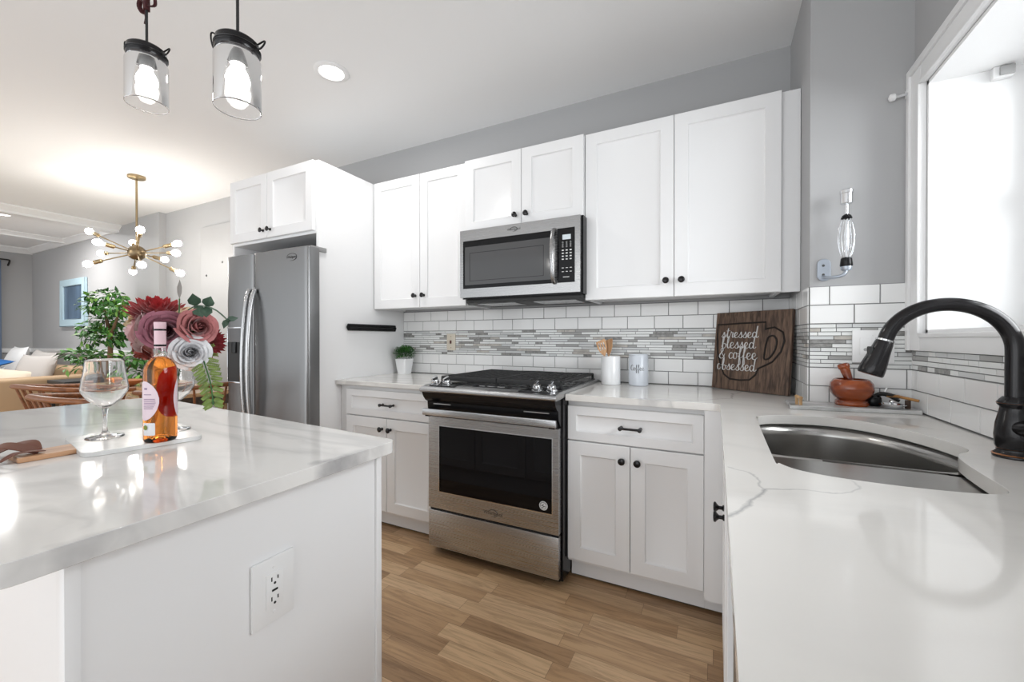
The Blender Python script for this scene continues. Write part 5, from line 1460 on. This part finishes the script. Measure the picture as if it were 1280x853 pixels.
def sprig(name, label, pts, kind):
    t = thing(name, label, 'greenery', pts[0])
    S = smooth_pts(pts, 8)
    bm = nbm(); tube(bm, S, 0.0018, 6); make('stem', bm, FOL[0] if kind != 'euca' else EUCA, t)
    bm = nbm(); n = len(S); rn = random.Random(len(label))
    if kind == 'fern':
        for i in range(int(n * 0.42), n, 2):
            d = (S[min(i + 1, n - 1)] - S[i - 1]).normalized(); s = d.cross(tocam(S[i])).normalized()
            L = 0.036 * (1 - 0.5 * (i - n * 0.42) / (n * 0.58))
            for sg_ in (-1, 1):
                dd = (s * sg_ + d * 0.7).normalized(); P0 = S[i]
                for q in range(7):
                    pt = P0 + dd * L * (q + 1) / 7
                    for s2 in (-1, 1): leaf(bm, pt, (dd + dd.cross(tocam(pt)).normalized() * s2 * 0.9), tocam(pt), 0.0105 * (1 - 0.07 * q), 0.004, 0)
        make('fronds', bm, FERNM, t, angle=None)
    elif kind == 'euca':
        for i, L, W in ((int(n * 0.55), 0.055, 0.045), (int(n * 0.68), 0.045, 0.04), (int(n * 0.95), 0.04, 0.02)):
            d = (S[min(i + 1, n - 1)] - S[i - 1]).normalized()
            for sg_ in (-1, 1):
                s = d.cross(tocam(S[i])).normalized() * sg_
                leaf(bm, S[i], s * (0.8 if L > 0.041 else 0.5) + d * 0.55 + tocam(S[i], 0.2), tocam(S[i]), L * 0.75, W * 0.7, 0, 0.1, 0.1)
        make('leaves', bm, EUCA, t, angle=None)
    else:
        d = Vector(kind[3]).normalized()
        leaf(bm, S[-1], d, tocam(S[-1]), kind[0], kind[1], 0, 0.05, 0.1); make('leaf', bm, kind[2], t, angle=None)
    return t
M2 = G2 + Vector((0, 0, 0.2))
GB2 = tuple(GB + Vector((0.004, 0.004, -0.004)))
sprig('eucalyptus_sprig', 'grey-green eucalyptus sprig reaching right towards the refrigerator', [GB2, tuple(M2 + Vector((0.005, 0, 0))), (-1.37, 0.62, 1.232), (-1.27, 0.60, 1.262), (-1.15, 0.57, 1.258), (-1.06, 0.55, 1.243), (-1.0, 0.545, 1.216)], 'euca')
sprig('fern_sprig', 'yellow-green fern frond drooping on the right of the bouquet', [GB2, tuple(M2 + Vector((0.012, 0.004, -0.008))), (-1.262, 0.61, 1.145), (-1.20, 0.595, 1.105), (-1.145, 0.58, 1.06), (-1.118, 0.572, 1.012)], 'fern')
LG = mat('bud_grey', (0.28, 0.26, 0.24), 0.7)
sprig('leaf_spike', 'narrow grey pointed leaf rising above the red dahlia', [GB2, tuple(M2 + Vector((-0.004, 0.006, 0))), (-1.365, 0.61, 1.23), (-1.36, 0.61, 1.29)], (0.055, 0.012, LG, (0.02, 0, 1)))
sprig('long_leaf', 'long dark green leaf lying over the cream flower on the right', [GB2, tuple(M2 + Vector((0.004, -0.002, 0))), (-1.375, 0.605, 1.225)], (0.15, 0.034, EUCA, (1.0, -0.16, 0.05)))
sprig('dark_leaf', 'dark green leaf between the red dahlia and mauve rose', [GB2, tuple(M2 + Vector((0.0, -0.004, 0))), (-1.37, 0.59, 1.20)], (0.09, 0.05, EUCA, (-0.6, -0.3, 0.35)))

# ================================================================== DINING AND LIVING ROOM
tb = thing('dining_table', 'light wood dining table beyond the kitchen island', 'table', (-4.3, 1.76, 0))
bm = nbm(); poly(bm, round_poly([Vector((-5.0, 1.42)), Vector((-3.62, 1.42)), Vector((-3.62, 2.12)), Vector((-5.0, 2.12))], 0.06), [], 0.722, 0.75); make('tabletop', bm, TABLEW, tb, bevel=0.004)
bm = nbm()
for a in ((-4.9, -3.72, 1.50, 1.52), (-4.9, -3.72, 2.03, 2.05), (-4.9, -4.88, 1.52, 2.03), (-3.74, -3.72, 1.52, 2.03)): box(bm, a[0], a[1], a[2], a[3], 0.63, 0.7215)
make('apron', bm, mat_wood('apron_grey_wood', (0.1, 0.085, 0.07), (0.16, 0.135, 0.11), 0.5), tb)
for (x, y) in ((-4.85, 1.545), (-3.77, 1.545), (-4.85, 2.0), (-3.77, 2.0)):
    bm = nbm(); tube(bm, [(x, y, 0), (x, y, 0.3), (x, y, 0.72)], [0.022, 0.03, 0.036], 16); make('leg', bm, TABLEW, tb)
bw = thing('wooden_bowl', 'small terracotta coloured bowl on the dining table', 'bowl', (-4.75, 1.72, 0.7503))
bm = nbm(); lathe(bm, [(0, 0), (0.05, 0), (0.055, 0.004), (0.10, 0.03), (0.13, 0.055), (0.126, 0.056), (0.09, 0.035), (0.045, 0.012), (0, 0.01)], 36, (-4.75, 1.72, 0.7503)); make('body', bm, mat('terracotta', (0.42, 0.16, 0.06), 0.55), bw, angle=60)
bm = nbm(); lathe(bm, [(0.05, 0.0), (0.0515, 0.001), (0.0515, 0.003), (0.05, 0.004)], 36, (-4.75, 1.72, 0.7506)); make('foot_ring', bm, mat('terracotta'), bw)


def dining_chair(label):
    t = thing('dining_chair', label, 'chair', (0, 0, 0))
    # local: faces +y, back at -y
    bm = nbm(); poly(bm, rrect(-0.25, 0.25, -0.22, 0.26, 0.08), [], 0.43, 0.455); local('seat', bm, CHAIRW, t, bevel=0.006)
    rail = [(-0.34, 0.16, 0.80), (-0.35, 0.0, 0.81), (-0.30, -0.18, 0.83), (-0.16, -0.28, 0.845), (0, -0.30, 0.85), (0.16, -0.28, 0.845), (0.30, -0.18, 0.83), (0.35, 0.0, 0.81), (0.34, 0.16, 0.80)]
    S = smooth_pts(rail, 5)
    bm = nbm(); tube(bm, S, 0.023, 10, flat=0.75); local('back_rail', bm, CHAIRW, t, angle=60)
    for k in range(2, len(S) - 1, 3):
        p = S[k]; b_ = Vector((p.x * 0.66, p.y * 0.62 + 0.01, 0.452))
        bm = nbm(); tube(bm, [b_, b_.lerp(p, 0.5), p], [0.008, 0.0095, 0.007], 8); local('spindle', bm, CHAIRW, t, angle=60)
    for (x, y, ex_, ey_) in ((-0.19, 0.19, -0.24, 0.25), (0.19, 0.19, 0.24, 0.25), (-0.18, -0.16, -0.24, -0.24), (0.18, -0.16, 0.24, -0.24)):
        bm = nbm(); tube(bm, [(ex_, ey_, 0), ((ex_ + x) / 2, (ey_ + y) / 2, 0.22), (x, y, 0.44)], [0.011, 0.017, 0.015], 10); local('leg', bm, CHAIRW, t, angle=60)
    return t
ch1 = dining_chair('spindle-back wooden chair nearest the island on the left, its back rail toward the camera')
ch1.location = (-3.34, 1.13, 0); ch1.rotation_euler = (0, 0, 0.04)
ch2 = dup(ch1); ch2['label'] = 'spindle-back wooden chair leftmost, partly behind the nearer one'; ch2.location = (-4.22, 1.27, 0); ch2.rotation_euler = (0, 0, 0.08)
ch3 = dup(ch1); ch3['label'] = 'spindle-back wooden chair at the right end of the dining table behind the bottle'; ch3.location = (-3.45, 1.70, 0); ch3.rotation_euler = (0, 0, PI / 2)


# ficus tree
def tree_leafset(bm, c, rad, n, rn, L):
    for k in range(n):
        th = rn.random() * 2 * PI; cz = rn.uniform(-1, 1); sr = math.sqrt(1 - cz * cz); r_ = rn.uniform(0.3, 1) ** 0.6
        d = Vector((sr * math.cos(th), sr * math.sin(th), cz))
        p = Vector(c) + Vector((d.x * rad[0], d.y * rad[1], d.z * rad[2])) * r_
        leaf(bm, p, d * 0.7 + Vector((rn.uniform(-1, 1), rn.uniform(-1, 1), rn.uniform(-.9, .3))), Vector((rn.uniform(-.4, .4), -0.6, 1)), rn.uniform(0.6, 1.1) * L, L * 0.42, rn.choice((0, 0, 1, 1, 1, 2)))
fc = thing('ficus_tree', 'leafy green potted ficus tree standing against the living room wall', 'plant', (-6.04, 2.05, 0))
rn = random.Random(11); bm = nbm()
for (c, r_, n) in (((-6.22, 2.08, 1.655), (0.24, 0.16, 0.075), 130), ((-6.42, 2.08, 1.56), (0.22, 0.16, 0.07), 90), ((-6.02, 2.05, 1.53), (0.16, 0.16, 0.08), 80), ((-5.75, 2.08, 1.50), (0.26, 0.16, 0.055), 90), ((-6.12, 2.05, 1.36), (0.17, 0.16, 0.08), 80),
                   ((-6.1, 2.05, 1.22), (0.27, 0.2, 0.10), 170), ((-6.3, 2.05, 1.31), (0.16, 0.16, 0.07), 50), ((-6.62, 2.05, 1.16), (0.13, 0.12, 0.07), 22), ((-6.6, 2.05, 1.27), (0.14, 0.1, 0.04), 18),
                   ((-6.7, 2.05, 0.98), (0.34, 0.2, 0.075), 130), ((-6.35, 2.05, 0.95), (0.18, 0.18, 0.07), 50), ((-5.55, 2.05, 0.97), (0.22, 0.16, 0.06), 70), ((-5.45, 2.03, 0.82), (0.22, 0.18, 0.09), 110), ((-6.75, 2.05, 0.84), (0.2, 0.18, 0.06), 40)):
    tree_leafset(bm, c, r_, n, rn, 0.095)
make('foliage', bm, FOL, fc, angle=None)
for (P, r_) in (([(-6.05, 2.05, 0.28), (-6.02, 2.04, 0.8), (-6.06, 2.06, 1.15), (-6.2, 2.05, 1.6)], [0.03, 0.026, 0.022, 0.01]), ([(-6.03, 2.03, 0.28), (-6.09, 2.07, 0.8), (-5.97, 2.03, 1.2), (-5.8, 2.05, 1.48)], [0.025, 0.024, 0.02, 0.008]), ([(-6.04, 2.05, 0.6), (-6.3, 2.02, 0.85), (-6.68, 2.03, 0.98)], [0.016, 0.012, 0.006]), ([(-6.04, 2.05, 0.55), (-5.75, 2.03, 0.75), (-5.5, 2.03, 0.9)], [0.016, 0.012, 0.006])):
    bm = nbm(); tube(bm, P, r_, 8); make('branch', bm, BARK, fc, angle=60)
bm = nbm(); lathe(bm, [(0, 0), (0.13, 0), (0.15, 0.02), (0.18, 0.3), (0.19, 0.31), (0.19, 0.34), (0.17, 0.34), (0.165, 0.28), (0, 0.28)], 36, (-6.04, 2.05, 0)); make('pot', bm, mat('dark_pot', (0.05, 0.05, 0.05), 0.5), fc, angle=40)

# sofa with cushions
so = thing('sofa', 'tan leather sofa against the living room wall', 'sofa', (-8.7, 1.95, 0))
bm = nbm(); box(bm, -7.76, -7.5, 1.42, 2.40, 0.06, 0.70, 0.05, 4); make('arm', bm, TAN, so)
bm = nbm(); box(bm, -9.85, -9.6, 1.42, 2.40, 0.06, 0.70, 0.05, 4); make('arm', bm, TAN, so)
bm = nbm(); box(bm, -9.595, -7.765, 2.22, 2.42, 0.06, 0.80, 0.06, 4); make('back', bm, TAN, so)
bm = nbm(); box(bm, -9.595, -7.765, 1.45, 2.215, 0.06, 0.28, 0.02, 2); make('seat_base', bm, TAN, so)
for (xa, xb) in ((-9.59, -8.99), (-8.985, -8.375), (-8.37, -7.77)):
    bm = nbm(); box(bm, xa, xb, 1.42, 2.215, 0.281, 0.45, 0.045, 4); make('seat_cushion', bm, TAN, so)
for (x, y) in ((-9.7, 1.5), (-7.65, 1.5), (-9.7, 2.3), (-7.65, 2.3)):
    bm = nbm(); tube(bm, [(x, y, 0.0), (x, y, 0.07)], [0.02, 0.03], 12); make('leg', bm, CHAIRW, so)
def pillow(name, label, c, w, h, t, rot, m, cat='cushion'):
    bm = nbm(); N_ = 14; g = []
    for s in (1, -1):
        G = []
        for i in range(N_ + 1):
            row = []
            for j in range(N_ + 1):
                a, b_ = -1 + 2 * i / N_, -1 + 2 * j / N_
                k = ((1 - a * a) * (1 - b_ * b_)) ** 0.42
                pin = 1 - 0.07 * (1 - b_ * b_) * abs(a) ** 3; pin2 = 1 - 0.07 * (1 - a * a) * abs(b_) ** 3
                row.append(bm.verts.new((a * w / 2 * pin, s * k * t / 2, b_ * h / 2 * pin2)))
            G.append(row)
        for i in range(N_):
            for j in range(N_):
                q = (G[i][j], G[i + 1][j], G[i + 1][j + 1], G[i][j + 1]); bm.faces.new(q if s < 0 else tuple(reversed(q)))
    bmesh.ops.remove_doubles(bm, verts=bm.verts, dist=1e-5)
    o = make(name, bm, m, loc=c, rot=rot, world=False, angle=70)
    return tag(o, label, cat)
pillow('throw_pillow', 'grey linen cushion nearest the right sofa arm', (-8.04, 1.97, 0.72), 0.56, 0.52, 0.18, (-0.32, 0, 0.35), LINEN)
pillow('throw_pillow', 'grey linen cushion second from the right sofa arm', (-8.50, 2.12, 0.75), 0.56, 0.54, 0.16, (-0.30, 0.08, 0.1), LINEN)
pillow('throw_pillow', 'large white cushion behind the blue cloth on the sofa', (-9.06, 2.02, 0.77), 0.60, 0.62, 0.18, (-0.28, 0, 0.0), THROW)
pillow('fleece_cushion', 'cream fleecy cushion lying in front of the grey cushions on the sofa', (-8.12, 1.74, 0.63), 0.55, 0.36, 0.17, (-0.6, 0.1, 0.5), CREAM)
pillow('throw_blanket', 'white fluffy blanket heaped on the middle of the sofa', (-8.74, 1.66, 0.62), 0.62, 0.44, 0.3, (-0.5, 0.0, 0.2), THROW, 'blanket')
pillow('blue_cushion', 'royal blue cloth lying on the white blanket', (-8.66, 1.72, 0.845), 0.5, 0.3, 0.08, (-1.3, 0.05, 0.2), ROYAL)
# end table between sofa and tree
et = thing('end_table', 'dark end table between the sofa arm and the ficus', 'table', (-7.2, 2.15, 0))
bm = nbm(); box(bm, -7.5, -6.95, 1.95, 2.4, 0.62, 0.66, 0.004); make('top', bm, mat('charcoal_wood', (0.05, 0.05, 0.05), 0.5), et)
bm = nbm(); box(bm, -7.47, -6.98, 1.98, 2.38, 0.40, 0.619, 0.004); make('drawer_box', bm, mat('charcoal_wood'), et)
for (x, y) in ((-7.46, 1.99), (-6.99, 1.99), (-7.46, 2.37), (-6.99, 2.37)):
    bm = nbm(); box(bm, x - 0.02, x + 0.02, y - 0.015, y + 0.015, 0, 0.40); make('leg', bm, mat('charcoal_wood'), et)

# painted slate-blue reflection in the framed picture
pf = thing('framed_mirror', 'pale blue framed painted-reflection picture on the living room wall', 'mirror', (-8.47, YB, 1.71))
px0_, px1_, pz0_, pz1_, fw_ = -8.91, -8.03, 1.365, 2.06, 0.10
bm = nbm()
def mit(bm, o4, i4, y0, y1):
    for k in range(4):
        j = (k + 1) % 4
        a, b_, c, d = o4[k], o4[j], i4[j], i4[k]
        vs = [bm.verts.new((p[0], y, p[1])) for y in (y0, y1) for p in (a, b_, c, d)]
        for f in ((0, 1, 2, 3), (7, 6, 5, 4), (0, 4, 5, 1), (1, 5, 6, 2), (2, 6, 7, 3), (3, 7, 4, 0)): bm.faces.new([vs[q] for q in f])
    bmesh.ops.remove_doubles(bm, verts=bm.verts, dist=1e-5)
    bmesh.ops.recalc_face_normals(bm, faces=bm.faces[:])
def r4(a, b_, c, d): return [(a, c), (b_, c), (b_, d), (a, d)]
mit(bm, r4(px0_, px1_, pz0_, pz1_), r4(px0_ + fw_, px1_ - fw_, pz0_ + fw_, pz1_ - fw_), YB - 0.04, YB - 0.001)
make('frame', bm, mat('pale_blue_frame', (0.5, 0.66, 0.74), 0.35), pf, bevel=0.008)
bm = nbm(); box(bm, px0_ + fw_, px1_ - fw_, YB - 0.02, YB - 0.002, pz0_ + fw_, pz1_ - fw_); make('print', bm, mat('slate_reflection', (0.1, 0.15, 0.22), 0.3, var=0.35, vscale=(9, 1, 1)), pf)  # slate blue stands in for the curtain reflected in the mirror glass
# curtain on the far wall
cu = thing('curtain', 'slate blue curtain panel hanging on the far living room wall', 'curtain', (XB + 0.12, 1.75, 2.40))
bm = nbm(); n = 60; rows = []
for z in (0.06, 0.6, 1.2, 1.8, 2.2, 2.42):
    fr_, bk = [], []
    for i in range(n + 1):
        s = i / n; x = XB + 0.13 + 0.035 * math.sin(s * 2 * PI * 6) * (0.7 + 0.3 * (2.42 - z)); y = 1.2 + 0.93 * s
        fr_.append(bm.verts.new((x, y, z)))
    rows.append(fr_)
for A, B in zip(rows, rows[1:]):
    for k in range(n): bm.faces.new((A[k], A[k + 1], B[k + 1], B[k]))
o = make('panel', bm, BLUEF, cu, angle=80); md = o.modifiers.new('thick', 'SOLIDIFY'); md.thickness = 0.006
rd = thing('curtain_rod', 'dark curtain rod with end bracket above the slate blue curtain', 'curtain rod', (XB + 0.1, 1.7, 2.40))
bm = nbm(); tube(bm, [(XB + 0.13, 0.9, 2.436), (XB + 0.13, 2.2, 2.436)], 0.012, 10); make('rod', bm, BLACKM, rd)
bm = nbm(); tube(bm, smooth_pts([(XB + 0.13, 2.19, 2.436), (XB + 0.12, 2.22, 2.43), (XB + 0.06, 2.23, 2.40), (XB + 0.002, 2.23, 2.36)], 4), 0.012, 8); make('bracket', bm, BLACKM, rd)
